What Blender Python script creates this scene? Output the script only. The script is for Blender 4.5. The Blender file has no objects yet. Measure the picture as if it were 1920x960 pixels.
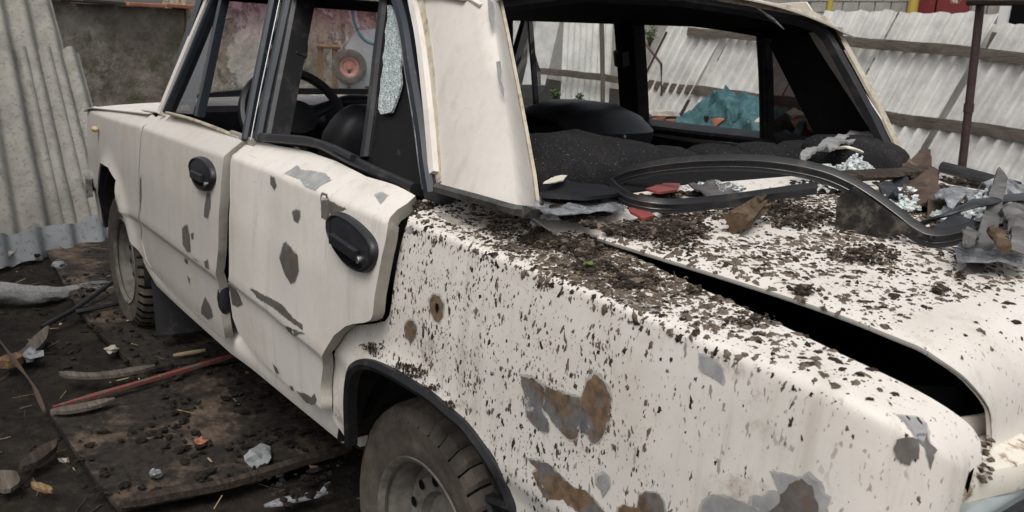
import bpy, bmesh, math, random
from mathutils import Vector, Matrix, noise
from mathutils.geometry import delaunay_2d_cdt
random.seed(7)
R = math.radians
scene = bpy.context.scene
COL = scene.collection

# ------------------------------------------------------------------ camera
CAM = Vector((-1.258, 1.518, 1.288)); FPX = 1563.5
_yaw, _pit, _rol = R(37.643), R(14.652), R(3.406)
_f = Vector((math.cos(_yaw)*math.cos(_pit), -math.sin(_yaw)*math.cos(_pit), -math.sin(_pit)))
_r = _f.cross(Vector((0, 0, 1))).normalized(); _u = _r.cross(_f)
RX = math.cos(_rol)*_r + math.sin(_rol)*_u
UX = -math.sin(_rol)*_r + math.cos(_rol)*_u
cd = bpy.data.cameras.new('camera'); cam = bpy.data.objects.new('camera', cd); COL.objects.link(cam)
cam.matrix_world = Matrix(((RX.x, UX.x, -_f.x, CAM.x), (RX.y, UX.y, -_f.y, CAM.y), (RX.z, UX.z, -_f.z, CAM.z), (0, 0, 0, 1)))
cd.sensor_width = 36; cd.lens = 36*FPX/1920; cd.clip_start = .02; cd.clip_end = 400
cd.dof.use_dof = True; cd.dof.focus_distance = 1.75; cd.dof.aperture_fstop = 13
scene.camera = cam

# ------------------------------------------------------------------ overcast daylight
world = bpy.data.worlds.new('World'); scene.world = world; world.use_nodes = True
wn = world.node_tree.nodes; wl = world.node_tree.links
sky = wn.new('ShaderNodeTexSky'); sky.sky_type = 'NISHITA'; sky.sun_disc = False
SUN_EL, SUN_AZ = 60, 130          # azimuth of the light source, degrees from +X towards +Y
sky.sun_elevation = R(SUN_EL); sky.sun_rotation = R(90-SUN_AZ)
sky.air_density = 1.0; sky.dust_density = 4.0; sky.ozone_density = .6
hs = wn.new('ShaderNodeHueSaturation'); hs.inputs['Saturation'].default_value = .22
bg = wn['Background']; bg.inputs['Strength'].default_value = .125
wl.new(sky.outputs[0], hs.inputs['Color']); wl.new(hs.outputs[0], bg.inputs['Color'])
sd = bpy.data.lights.new('sun', 'SUN'); sd.energy = 1.0; sd.angle = R(35); sd.color = (1, .97, .92)
sun = bpy.data.objects.new('sun', sd); COL.objects.link(sun)
_sd = Vector((math.cos(R(SUN_EL))*math.cos(R(SUN_AZ)), math.cos(R(SUN_EL))*math.sin(R(SUN_AZ)), math.sin(R(SUN_EL))))
sun.rotation_euler = _sd.to_track_quat('Z', 'Y').to_euler(); sun.location = (0, 0, 12)
vs = scene.view_settings; vs.view_transform = 'Standard'; vs.look = 'None'; vs.exposure = 0.33; vs.gamma = 1
scene.cycles.max_bounces = 6; scene.cycles.transparent_max_bounces = 12
scene.cycles.use_denoising = True

# ------------------------------------------------------------------ measuring helpers
def ray(u, v):
    return (RX*((u-960)/FPX) - UX*((v-480)/FPX) + _f)
def PL(u, v, n, c):
    d = ray(u, v); n = Vector(n); return CAM + d*((c-n.dot(CAM))/n.dot(d))
def YP(u, v, y): return PL(u, v, (0, 1, 0), y)
def ZP(u, v, z): return PL(u, v, (0, 0, 1), z)
def XP(u, v, x): return PL(u, v, (1, 0, 0), x)
def proj(p):
    q = Vector(p)-CAM; w = q.dot(_f)
    return 960+FPX*q.dot(RX)/w, 480-FPX*q.dot(UX)/w
def crop(pts, x0, y0, k): return [(x0+a/k, y0+b/k) for a, b in pts]
def lerp(a, b, t): return a+(b-a)*t
def sst(a, b, x):
    t = max(0, min(1, (x-a)/(b-a))); return t*t*(3-2*t)
def interp(tab, x):
    if x <= tab[0][0]: return tab[0][1]
    for (a, b), (c, d) in zip(tab, tab[1:]):
        if x <= c: return b+(d-b)*(x-a)/(c-a)
    return tab[-1][1]
class Surf:
    """a sheet P(u,v); solve() finds the sheet coordinates seen at a measured picture point"""
    def __init__(s, P): s.P = P
    def N(s, a, b, e=.003):
        p = s.P(a, b); n = (s.P(a+e, b)-p).cross(s.P(a, b+e)-p)
        return n.normalized() if n.length > 0 else Vector((0, 0, 1))
    def solve(s, px, g):
        a, b = g
        for _ in range(40):
            x, y = proj(s.P(a, b)); ex, ey = px[0]-x, px[1]-y
            if abs(ex)+abs(ey) < .05: break
            h = 1e-4
            x1, y1 = proj(s.P(a+h, b)); x2, y2 = proj(s.P(a, b+h))
            j11, j12, j21, j22 = (x1-x)/h, (x2-x)/h, (y1-y)/h, (y2-y)/h
            D = j11*j22-j12*j21
            if abs(D) < 1e-6: break
            da, db = (ex*j22-ey*j12)/D, (ey*j11-ex*j21)/D
            m = max(abs(da), abs(db), 1e-9); k = min(1, .15/m)
            a += da*k; b += db*k
        return a, b

# ------------------------------------------------------------------ mesh helpers
class MB:
    def __init__(s): s.v = []; s.f = []; s.m = []
    def add(s, vs, fs, m=0):
        o = len(s.v); s.v += [Vector(q) for q in vs]
        for f in fs: s.f.append(tuple(i+o for i in f)); s.m.append(m)
    def box(s, c, sz, rot=None, m=0, jit=0):
        c = Vector(c); h = Vector(sz)*.5
        vs = [Vector((sx*h.x, sy*h.y, sz_*h.z)) for sx in (-1, 1) for sy in (-1, 1) for sz_ in (-1, 1)]
        if jit: vs = [q+Vector((random.uniform(-jit, jit), random.uniform(-jit, jit), random.uniform(-jit, jit))) for q in vs]
        if rot: vs = [rot @ q for q in vs]
        s.add([c+q for q in vs], [(0, 1, 3, 2), (4, 6, 7, 5), (0, 4, 5, 1), (2, 3, 7, 6), (0, 2, 6, 4), (1, 5, 7, 3)], m)
    def grid(s, fn, nu, nv, m=0, closed_u=False, closed_v=False):
        vs = [fn(i/(nu if closed_u else nu-1 if nu > 1 else 1), j/(nv if closed_v else nv-1)) for i in range(nu) for j in range(nv)]
        fs = []
        for i in range(nu if closed_u else nu-1):
            for j in range(nv if closed_v else nv-1):
                i2, j2 = (i+1) % nu, (j+1) % nv
                fs.append((i*nv+j, i2*nv+j, i2*nv+j2, i*nv+j2))
        s.add(vs, fs, m)
    def tube(s, pts, r, n=8, m=0, cap=True, flat=1.0, up=None):
        pts = [Vector(p) for p in pts]; rs = r if isinstance(r, (list, tuple)) else [r]*len(pts)
        rings = []
        for i, p in enumerate(pts):
            t = (pts[min(i+1, len(pts)-1)]-pts[max(i-1, 0)]).normalized()
            a = Vector(up) if up else (Vector((0, 0, 1)) if abs(t.z) < .9 else Vector((1, 0, 0)))
            b = t.cross(a).normalized(); a = b.cross(t)
            rings.append([p+(b*math.cos(2*math.pi*k/n)+a*math.sin(2*math.pi*k/n)*flat)*rs[i] for k in range(n)])
        vs = [q for rg in rings for q in rg]
        fs = [(i*n+k, i*n+(k+1) % n, (i+1)*n+(k+1) % n, (i+1)*n+k) for i in range(len(pts)-1) for k in range(n)]
        if cap: fs += [tuple(range(n))[::-1], tuple((len(pts)-1)*n+k for k in range(n))]
        s.add(vs, fs, m)
    def sweep(s, pts, prof, up, m=0, cap=True, ups=None):
        """prof: (side, up) pairs, closed outline"""
        pts = [Vector(p) for p in pts]; n = len(prof); vs = []
        for i, p in enumerate(pts):
            t = (pts[min(i+1, len(pts)-1)]-pts[max(i-1, 0)]).normalized()
            w = Vector(ups[i]) if ups else Vector(up)
            b = t.cross(w).normalized(); a = b.cross(t)
            vs += [p+b*x+a*y for x, y in prof]
        fs = [(i*n+k, i*n+(k+1) % n, (i+1)*n+(k+1) % n, (i+1)*n+k) for i in range(len(pts)-1) for k in range(n)]
        if cap: fs += [tuple(range(n))[::-1], tuple((len(pts)-1)*n+k for k in range(n))]
        s.add(vs, fs, m)
    def lathe(s, c, prof, n, axis='y', m=0, mod=None):
        """prof: (radius, along) ; axis y"""
        c = Vector(c)
        def fn(i, j):
            r, a = prof[j]; th = 2*math.pi*i/n
            if mod: r = mod(i, j, r)
            return c+Vector((r*math.cos(th), a, r*math.sin(th)))
        k = len(prof)
        vs = [fn(i, j) for i in range(n) for j in range(k)]
        fs = [(i*k+j, ((i+1) % n)*k+j, ((i+1) % n)*k+j+1, i*k+j+1) for i in range(n) for j in range(k-1)]
        s.add(vs, fs, m)
    def blob(s, c, rad, rnd=.35, m=0, rot=None, sub=1):
        vs, fs = ICO[sub]; c = Vector(c); sd_ = Vector((random.uniform(-50, 50), random.uniform(-50, 50), random.uniform(-50, 50)))
        out = []
        for q in vs:
            k = 1+rnd*(noise.noise(q*1.7+sd_)*1.4+noise.noise(q*4.1+sd_)*.7)
            w = Vector((q.x*rad[0]*k, q.y*rad[1]*k, q.z*rad[2]*k))
            out.append(c+((rot @ w) if rot else w))
        s.add(out, fs, m)
    def build(s, name, mats, parent=None, smooth=True, solid=0, off=-1, sharp=40, bevel=0):
        me = bpy.data.meshes.new(name); me.from_pydata([tuple(q) for q in s.v], [], s.f)
        for mm in (mats if isinstance(mats, (list, tuple)) else [mats]): me.materials.append(mm)
        if any(s.m): me.polygons.foreach_set('material_index', s.m)
        me.update()
        if smooth and solid:
            cnt_ = {}
            for f in s.f:
                for a, b in zip(f, f[1:]+f[:1]): cnt_[(min(a, b), max(a, b))] = cnt_.get((min(a, b), max(a, b)), 0)+1
        if smooth:
            me.polygons.foreach_set('use_smooth', [True]*len(me.polygons)); me.set_sharp_from_angle(angle=R(sharp))
            if solid:
                for e in me.edges:
                    if cnt_.get(tuple(sorted(e.vertices)), 0) < 2: e.use_edge_sharp = True
        o = bpy.data.objects.new(name, me); COL.objects.link(o)
        if parent: o.parent = parent
        if solid:
            md = o.modifiers.new('sheet', 'SOLIDIFY'); md.thickness = solid; md.offset = off
        if bevel:
            md = o.modifiers.new('edge', 'BEVEL'); md.width = bevel; md.segments = 2; md.limit_method = 'ANGLE'
        return o
def _ico(sub):
    bm = bmesh.new(); bmesh.ops.create_icosphere(bm, subdivisions=sub, radius=1)
    bm.verts.ensure_lookup_table(); r = ([v.co.copy() for v in bm.verts], [tuple(v.index for v in f.verts) for f in bm.faces]); bm.free(); return r
ICO = {1: _ico(1), 2: _ico(2), 3: _ico(3)}
def empty(name, loc=(0, 0, 0), label=None, cat=None, group=None):
    o = bpy.data.objects.new(name, None); COL.objects.link(o); o.location = loc; o.empty_display_size = .1
    return tag(o, label, cat, group)
def tag(o, label=None, cat=None, group=None, kind=None):
    if label: o['label'] = label
    if cat: o['category'] = cat
    if group: o['group'] = group
    if kind: o['kind'] = kind
    return o
def inside(p, poly):
    x, y = p; c = False; j = len(poly)-1
    for i in range(len(poly)):
        xi, yi = poly[i]; xj, yj = poly[j]
        if (yi > y) != (yj > y) and x < (xj-xi)*(y-yi)/(yj-yi)+xi: c = not c
        j = i
    return c
def densify(poly, step):
    out = []
    for a, b in zip(poly, poly[1:]+poly[:1]):
        n = max(1, int(math.hypot(b[0]-a[0], b[1]-a[1])/step))
        out += [(a[0]+(b[0]-a[0])*k/n, a[1]+(b[1]-a[1])*k/n) for k in range(n)]
    return out
def edge_dist(p, poly):
    m = 9
    for a, b in zip(poly, poly[1:]+poly[:1]):
        dx, dy = b[0]-a[0], b[1]-a[1]; L = dx*dx+dy*dy
        t = 0 if L == 0 else max(0, min(1, ((p[0]-a[0])*dx+(p[1]-a[1])*dy)/L))
        m = min(m, math.hypot(p[0]-a[0]-t*dx, p[1]-a[1]-t*dy))
    return m
def fill2d(poly, cell, extra_rows=()):
    """triangles inside a flat outline, with a regular net of inner points"""
    poly = densify(poly, cell); n = len(poly)
    xs = [p[0] for p in poly]; ys = [p[1] for p in poly]; pts = list(poly)
    y = min(ys)+cell*.5; rows = []
    while y < max(ys): rows.append(y); y += cell
    rows = [y for y in rows if all(abs(y-e) > cell*.45 for e in extra_rows)]+list(extra_rows)
    for y in rows:
        x = min(xs)+cell*.5
        while x < max(xs):
            if inside((x, y), poly) and edge_dist((x, y), poly) > cell*.4: pts.append((x, y))
            x += cell
    vo, eo, fo, _, _, _ = delaunay_2d_cdt([Vector(p) for p in pts], [(i, (i+1) % n) for i in range(n)], [], 1, 1e-6)
    tri = []
    for f in fo:
        c = (sum(vo[i].x for i in f)/len(f), sum(vo[i].y for i in f)/len(f))
        if inside(c, poly): tri.append(tuple(f))
    return [(q.x, q.y) for q in vo], tri
def sheet(name, surf, poly, mat, parent, cell=.02, off=0, solid=0, flip=False, rows=(), wob=0, smooth=True, sharp=50):
    pts, tri = fill2d(poly, cell, rows)
    mb = MB(); vs = []
    for a, b in pts:
        p = surf.P(a, b); k = off
        if wob: k += wob*noise.noise(Vector((a*9, b*9, 3)))
        if k: p = p+surf.N(a, b)*k*(-1 if flip else 1)
        vs.append(p)
    # face the camera side
    a, b, c = tri[len(tri)//2]; nn = (vs[b]-vs[a]).cross(vs[c]-vs[a])
    want = (CAM-vs[a]).dot(nn) > 0
    mb.add(vs, tri if want else [t[::-1] for t in tri])
    return mb.build(name, mat, parent, solid=solid, smooth=smooth, sharp=sharp)
def smooth_poly(pts, it=1, closed=True):
    for _ in range(it):
        out = []; n = len(pts)
        for i in range(n if closed else n-1):
            a, b = pts[i], pts[(i+1) % n]
            out += [tuple(.75*x+.25*y for x, y in zip(a, b)), tuple(.25*x+.75*y for x, y in zip(a, b))]
        pts = out if closed else [pts[0]]+out+[pts[-1]]
    return pts
def catmull(pts, n=6):
    P = [Vector(p) for p in pts]; P = [P[0]*2-P[1]]+P+[P[-1]*2-P[-2]]; out = []
    for i in range(1, len(P)-2):
        a, b, c, d = P[i-1:i+3]
        for k in range(n):
            t = k/n
            out.append(.5*((2*b)+(c-a)*t+(2*a-5*b+4*c-d)*t*t+(-a+3*b-3*c+d)*t**3))
    return out+[P[-2]]

# ------------------------------------------------------------------ materials
def mat(name, base=(.5, .5, .5), rough=.6, metal=0, spec=.5, build=None, coat=0):
    m = bpy.data.materials.new(name); m.use_nodes = True; nt = m.node_tree
    b = nt.nodes['Principled BSDF']; b.inputs['Base Color'].default_value = (*base, 1)
    b.inputs['Roughness'].default_value = rough; b.inputs['Metallic'].default_value = metal
    b.inputs['Specular IOR Level'].default_value = spec
    if coat: b.inputs['Coat Weight'].default_value = coat; b.inputs['Coat Roughness'].default_value = .12
    if build: build(NT(nt, b))
    return m
class NT:
    def __init__(s, nt, b):
        s.nt = nt; s.b = b; s.n = nt.nodes; s.l = nt.links
        s.tc = s.n.new('ShaderNodeTexCoord'); s.geo = None
    def pos(s, sc=(1, 1, 1), rot=(0, 0, 0), src='Object'):
        m = s.n.new('ShaderNodeMapping'); m.inputs['Scale'].default_value = sc; m.inputs['Rotation'].default_value = rot
        s.l.new(s.tc.outputs[src], m.inputs['Vector']); return m.outputs[0]
    def noise(s, scale, detail=5, rough=.6, vec=None, out='Fac', dist=0):
        t = s.n.new('ShaderNodeTexNoise'); t.inputs['Scale'].default_value = scale; t.inputs['Detail'].default_value = detail
        t.inputs['Roughness'].default_value = rough; t.inputs['Distortion'].default_value = dist
        s.l.new(vec if vec else s.tc.outputs['Object'], t.inputs['Vector']); return t.outputs[out]
    def voro(s, scale, vec=None, feat='F1', out='Distance', rnd=1):
        t = s.n.new('ShaderNodeTexVoronoi'); t.feature = feat; t.inputs['Scale'].default_value = scale; t.inputs['Randomness'].default_value = rnd
        s.l.new(vec if vec else s.tc.outputs['Object'], t.inputs['Vector']); return t.outputs[out]
    def wave(s, scale, vec=None, dist=2, det=3, direc='X'):
        t = s.n.new('ShaderNodeTexWave'); t.bands_direction = direc; t.inputs['Scale'].default_value = scale
        t.inputs['Distortion'].default_value = dist; t.inputs['Detail'].default_value = det
        s.l.new(vec if vec else s.tc.outputs['Object'], t.inputs['Vector']); return t.outputs['Fac']
    def ramp(s, x, stops):
        t = s.n.new('ShaderNodeValToRGB'); r = t.color_ramp
        while len(r.elements) < len(stops): r.elements.new(.5)
        for e, (p, c) in zip(r.elements, stops):
            e.position = p; e.color = (*c, 1) if len(c) == 3 else c
        s.l.new(x, t.inputs['Fac']); return t.outputs['Color']
    def step(s, x, a, b, lo=0, hi=1):
        t = s.n.new('ShaderNodeMapRange'); t.interpolation_type = 'SMOOTHSTEP'
        t.inputs['From Min'].default_value = a; t.inputs['From Max'].default_value = b
        t.inputs['To Min'].default_value = lo; t.inputs['To Max'].default_value = hi
        s.l.new(x, t.inputs['Value']); return t.outputs['Result']
    def math(s, op, a, b=None):
        t = s.n.new('ShaderNodeMath'); t.operation = op; t.use_clamp = False
        for i, q in enumerate((a, b)):
            if q is None: continue
            if isinstance(q, (int, float)): t.inputs[i].default_value = q
            else: s.l.new(q, t.inputs[i])
        return t.outputs[0]
    def mix(s, fac, a, b, mode='MIX'):
        t = s.n.new('ShaderNodeMix'); t.data_type = 'RGBA'; t.blend_type = mode
        for sock, q in ((t.inputs['Factor'], fac), (t.inputs['A'], a), (t.inputs['B'], b)):
            if isinstance(q, (int, float)): sock.default_value = q
            elif isinstance(q, tuple): sock.default_value = (*q, 1)
            else: s.l.new(q, sock)
        # the colour sockets are the ones of type RGBA
        return t.outputs['Result']
    def sep(s, axis='Z', vec=None):
        t = s.n.new('ShaderNodeSeparateXYZ'); s.l.new(vec if vec else s.tc.outputs['Object'], t.inputs[0]); return t.outputs[axis]
    def col(s, c): s.l.new(c, s.b.inputs['Base Color'])
    def rgh(s, c): s.l.new(c, s.b.inputs['Roughness'])
    def bump(s, h, strength=.4, dist=.01):
        t = s.n.new('ShaderNodeBump'); t.inputs['Strength'].default_value = strength; t.inputs['Distance'].default_value = dist
        s.l.new(h, t.inputs['Height']); s.l.new(t.outputs[0], s.b.inputs['Normal'])
def _mixfix():
    # ShaderNodeMix keeps float, vector and colour sockets under the same names: pick the colour ones
    def mix(s, fac, a, b, mode='MIX'):
        t = s.n.new('ShaderNodeMix'); t.data_type = 'RGBA'; t.blend_type = mode
        F = t.inputs[0]; A = t.inputs[6]; B = t.inputs[7]
        for sock, q in ((F, fac), (A, a), (B, b)):
            if isinstance(q, (int, float)): sock.default_value = q
            elif isinstance(q, tuple): sock.default_value = (*q, 1)
            else: s.l.new(q, sock)
        return t.outputs[2]
    NT.mix = mix
_mixfix()

def _paint(t, spk=.12, dim=1.0):
    big = t.noise(1.7, 4, .6); fine = t.noise(40, 4, .6)
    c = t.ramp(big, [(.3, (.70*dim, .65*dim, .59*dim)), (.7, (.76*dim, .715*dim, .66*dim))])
    drip = t.noise(3.2, 5, .65, t.pos((7, 7, .55)))
    c = t.mix(t.step(drip, .52, .75, 0, .42), c, (.40, .355, .285))
    sp = t.noise(95, 2, .5, t.pos((1, 1, .42))); cl = t.noise(4.5, 3, .5)
    mask = t.math('MULTIPLY', t.step(sp, .655, .69), t.step(cl, .40, .58))
    c = t.mix(t.math('MULTIPLY', mask, .85*spk), c, (.085, .066, .05))
    sp2 = t.noise(210, 2, .5, t.pos((1, 1, .35)))
    c = t.mix(t.math('MULTIPLY', t.step(sp2, .655, .70), .75*spk), c, (.12, .095, .075))
    # hairline scratches and a thin film of dust in patches
    for sc, rt in (((60, 60, 1.2), (.5, 0, .3)), ((1.5, 50, 50), (0, .6, .2))):
        sn = t.noise(2.2, 3, .5, t.pos(sc, rt)); gate = t.noise(3.7, 2, .5, t.pos((1, 1, 1), rt))
        c = t.mix(t.math('MULTIPLY', t.step(sn, .70, .74), t.step(gate, .52, .62, 0, .5)), c, (.33, .29, .24))
    film = t.noise(2.6, 7, .72)
    c = t.mix(t.step(film, .46, .72, 0, .38), c, (.43, .38, .31))
    if spk > .5:
        st_ = t.noise(11, 7, .74)
        c = t.mix(t.math('MULTIPLY', t.step(st_, .52, .70, 0, .75), t.step(t.noise(2.1, 3, .5), .38, .62)), c, (.30, .25, .195))
    t.col(c); t.rgh(t.step(film, .3, .7, .32, .58))
    t.bump(t.math('ADD', t.noise(2.8, 2, .5), t.math('MULTIPLY', t.noise(9, 3, .5), .12)), .16, .03)
M = {}
M['paint_muddy'] = mat('cream_car_paint_mud_flecked', rough=.4, spec=.4, build=lambda t: _paint(t, .8))
M['paint_dusty_shaded'] = mat('cream_car_paint_dusty_shaded', rough=.5, spec=.35, build=lambda t: _paint(t, .12, .80))  # dust film, plus shade at the car's front put into a darker base
M['paint_dimmed'] = mat('cream_car_paint_dimmed', rough=.45, spec=.4, build=lambda t: _paint(t, .12, .90))  # same paint, the pillar's weaker light put into a darker base colour
M['paint'] = mat('cream_car_paint', rough=.4, spec=.4, build=_paint)
def _chip(t):
    a = t.noise(14, 6, .65); b = t.noise(60, 4, .6); g = t.noise(6, 2, .5)
    c = t.ramp(b, [(.3, (.115, .115, .118)), (.7, (.20, .198, .195))])
    c = t.mix(t.step(a, .43, .56, 0, .9), c, t.ramp(b, [(.35, (.085, .052, .03)), (.65, (.21, .125, .06))]))
    c = t.mix(t.step(t.noise(33, 5, .7), .62, .68), c, (.42, .41, .39))
    t.col(c); t.rgh(t.step(a, .4, .7, .45, .85)); t.bump(b, .25, .002)
M['chip'] = mat('bare_rusty_metal', build=_chip, spec=.4)
M['primer'] = mat('grey_primer', rough=.6, build=lambda t: t.col(t.ramp(t.noise(35, 5, .65), [(.3, (.23, .23, .235)), (.7, (.40, .39, .37))])))
def _chipd(t):
    c = t.ramp(t.noise(45, 5, .65), [(.3, (.075, .068, .062)), (.7, (.16, .14, .125))])
    t.col(t.mix(t.step(t.noise(22, 4, .7), .55, .68, 0, .8), c, (.16, .085, .04))); t.bump(t.noise(90, 3), .2, .002)
M['chip_dark'] = mat('dark_bare_metal', rough=.6, build=_chipd)
M['rubber'] = mat('black_rubber', rough=.5, build=lambda t: (t.col(t.mix(t.step(t.noise(18, 5, .7), .5, .75, 0, .6), (.012, .012, .014), (.085, .075, .065))), t.bump(t.noise(60, 3), .1, .003)))
M['plastic'] = mat('black_plastic', rough=.42, build=lambda t: t.col(t.mix(t.step(t.noise(25, 5, .7), .5, .8, 0, .5), (.014, .015, .018), (.07, .065, .06))))
M['frame'] = mat('blue_black_frame_paint', rough=.38, build=lambda t: t.col(t.mix(t.step(t.noise(30, 5, .7), .58, .75, 0, .6), (.011, .016, .022), (.10, .095, .085))))
M['trim'] = mat('black_interior_trim', rough=.85, spec=.2, build=lambda t: t.col(t.mix(t.step(t.noise(12, 4, .7), .5, .8, 0, .4), (.006, .006, .0065), (.03, .027, .025))))
def _fabric(t):
    c = t.ramp(t.noise(330, 3, .6), [(.35, (.009, .009, .010)), (.7, (.026, .025, .027))])
    c = t.mix(t.step(t.noise(6, 5, .7), .5, .75, 0, .5), c, (.05, .044, .038))
    c = t.mix(t.step(t.noise(230, 2, .5, t.pos((1, 1, 1.6))), .68, .71, 0, .7), c, (.26, .24, .19))
    t.col(c); t.bump(t.noise(330, 3), .22, .002)
M['fabric'] = mat('black_seat_fabric', rough=.95, spec=.15, build=_fabric)
M['leather'] = mat('black_vinyl', rough=.48, build=lambda t: (t.col(t.ramp(t.noise(20, 4), [(.3, (.010, .010, .012)), (.7, (.024, .024, .027))])), t.bump(t.noise(140, 2), .15, .002)))
M['jamb'] = mat('dusty_grey_jamb', rough=.7, build=lambda t: t.col(t.ramp(t.noise(7, 6, .7), [(.25, (.19, .17, .14)), (.5, (.36, .335, .29)), (.75, (.47, .44, .38))])))
M['flange'] = mat('beige_window_flange', rough=.6, build=lambda t: t.col(t.ramp(t.noise(26, 6, .72), [(.3, (.17, .12, .07)), (.47, (.42, .37, .28)), (.75, (.60, .56, .47))])))
M['black'] = mat('shade_black', (.004, .004, .004), .95, spec=.1)  # near-black colour standing for shade in gaps, grooves, slots and pockets
def _tyre(t):
    c = t.ramp(t.noise(10, 6, .7), [(.3, (.042, .036, .031)), (.55, (.105, .088, .072)), (.75, (.20, .165, .13))])
    t.col(c); t.bump(t.noise(70, 4, .6), .25, .004)
M['tyre'] = mat('dusty_tyre_rubber', rough=.9, spec=.2, build=_tyre)
M['rim'] = mat('dirty_steel_rim', rough=.7, spec=.3, metal=.0, build=lambda t: (t.col(t.ramp(t.noise(16, 6, .7), [(.3, (.075, .066, .057)), (.55, (.17, .155, .135)), (.8, (.26, .24, .215))])), t.bump(t.noise(80, 4), .2, .003)))
M['chrome'] = mat('dull_chrome', (.52, .51, .49), .28, metal=1, build=lambda t: t.rgh(t.step(t.noise(14, 5, .7), .35, .7, .2, .6)))
M['moulding'] = mat('tarnished_moulding', rough=.36, metal=.7, build=lambda t: t.col(t.ramp(t.noise(20, 5, .7), [(.3, (.05, .048, .045)), (.7, (.22, .21, .19))])))
def glassmat(name, tint, rough=.02, tr=.85, dirt=.25, scale=9, gloss=.06):
    m = bpy.data.materials.new(name); m.use_nodes = True; nt = m.node_tree; n = nt.nodes; l = nt.links
    for q in list(n): n.remove(q)
    out = n.new('ShaderNodeOutputMaterial'); tb = n.new('ShaderNodeBsdfTransparent'); tb.inputs[0].default_value = (*tint, 1)
    gb = n.new('ShaderNodeBsdfGlossy'); gb.inputs['Roughness'].default_value = rough; gb.inputs[0].default_value = (1, 1, 1, 1)
    lw = n.new('ShaderNodeLayerWeight'); lw.inputs['Blend'].default_value = .5; pw = n.new('ShaderNodeMath'); pw.operation = 'POWER'; pw.inputs[1].default_value = 4.5; l.new(lw.outputs['Facing'], pw.inputs[0])
    fr = n.new('ShaderNodeMath'); fr.operation = 'MULTIPLY_ADD'; fr.inputs[1].default_value = .9; fr.inputs[2].default_value = .05; l.new(pw.outputs[0], fr.inputs[0])
    m1 = n.new('ShaderNodeMixShader'); l.new(fr.outputs[0], m1.inputs[0]); l.new(tb.outputs[0], m1.inputs[1]); l.new(gb.outputs[0], m1.inputs[2])
    d1 = n.new('ShaderNodeBsdfDiffuse'); d1.inputs[0].default_value = (.42, .40, .37, 1); d2 = n.new('ShaderNodeBsdfTranslucent'); d2.inputs[0].default_value = (.55, .53, .50, 1)
    db = n.new('ShaderNodeMixShader'); db.inputs[0].default_value = .6; l.new(d1.outputs[0], db.inputs[1]); l.new(d2.outputs[0], db.inputs[2])
    nz = n.new('ShaderNodeTexNoise'); nz.inputs['Scale'].default_value = scale; nz.inputs['Detail'].default_value = 8; nz.inputs['Roughness'].default_value = .7
    tc = n.new('ShaderNodeTexCoord'); l.new(tc.outputs['Object'], nz.inputs['Vector'])
    mr = n.new('ShaderNodeMapRange'); mr.inputs['From Min'].default_value = .4; mr.inputs['From Max'].default_value = .85; mr.inputs['To Min'].default_value = dirt*.25; mr.inputs['To Max'].default_value = dirt*1.8
    l.new(nz.outputs[0], mr.inputs['Value'])
    m2 = n.new('ShaderNodeMixShader'); l.new(mr.outputs[0], m2.inputs[0]); l.new(m1.outputs[0], m2.inputs[1]); l.new(db.outputs[0], m2.inputs[2])
    l.new(m2.outputs[0], out.inputs[0]); return m
M['glass'] = glassmat('dusty_window_glass', (.93, .95, .94), dirt=.06)
M['windscreen'] = glassmat('dusty_windscreen_glass', (.82, .86, .86), dirt=.15)
def _band():
    nt = M['windscreen'].node_tree; n = nt.nodes; l = nt.links
    tb = [q for q in n if q.type == 'BSDF_TRANSPARENT'][0]; tc = [q for q in n if q.type == 'TEX_COORD'][0]
    sx = n.new('ShaderNodeSeparateXYZ'); l.new(tc.outputs['Object'], sx.inputs[0]); rp = n.new('ShaderNodeValToRGB')
    mr = n.new('ShaderNodeMapRange'); mr.inputs['From Min'].default_value = 1.14; mr.inputs['From Max'].default_value = 1.36; l.new(sx.outputs['Z'], mr.inputs['Value']); l.new(mr.outputs[0], rp.inputs[0])
    rp.color_ramp.elements[0].color = (.95, .96, .96, 1); rp.color_ramp.elements[1].color = (.52, .27, .40, 1); rp.color_ramp.elements.new(.45).color = (.93, .83, .88, 1)
    l.new(rp.outputs[0], tb.inputs[0])
_band()      # a violet sun band fades in towards the top of the windscreen
M['darkglass'] = glassmat('dark_film_glass', (.10, .085, .085), dirt=.03)
def _crack(t):
    d = t.voro(150, feat='DISTANCE_TO_EDGE'); c = t.voro(150, out='Color')
    t.col(t.mix(t.step(d, .0, .12), (.66, .70, .69), (.30, .355, .35)))
    t.bump(t.math('ADD', d, t.voro(60)), .8, .004)
M['crackle'] = mat('crazed_safety_glass', rough=.2, spec=.8, build=_crack)
M['shard'] = mat('safety_glass_crumb', (.62, .72, .71), rough=.12, spec=.7, build=lambda t: t.col(t.ramp(t.noise(60, 2), [(.3, (.42, .47, .46)), (.7, (.74, .78, .77))])))
def _soil(t):
    a = t.noise(30, 6, .7); b = t.noise(7, 4, .6)
    c = t.ramp(a, [(.28, (.008, .007, .006)), (.55, (.023, .019, .0155)), (.8, (.058, .047, .037))])
    t.col(t.mix(t.step(b, .45, .75, 0, .4), c, (.055, .043, .032))); t.bump(t.noise(90, 5, .7), .8, .008)
M['soil'] = mat('dark_garden_soil', rough=.95, spec=.15, build=_soil)
def _clod(t):
    a = t.noise(60, 5, .7)
    t.col(t.ramp(a, [(.3, (.013, .010, .008)), (.55, (.042, .032, .025)), (.8, (.11, .085, .064))])); t.bump(t.noise(240, 4, .7), .7, .003)
M['clod'] = mat('drying_soil_crumbs', rough=.95, spec=.15, build=_clod)
M['primer_edge'] = mat('chipped_primer_edge', rough=.6, build=lambda t: t.col(t.ramp(t.noise(45, 4), [(.35, (.30, .285, .265)), (.7, (.56, .54, .50))])))
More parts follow.
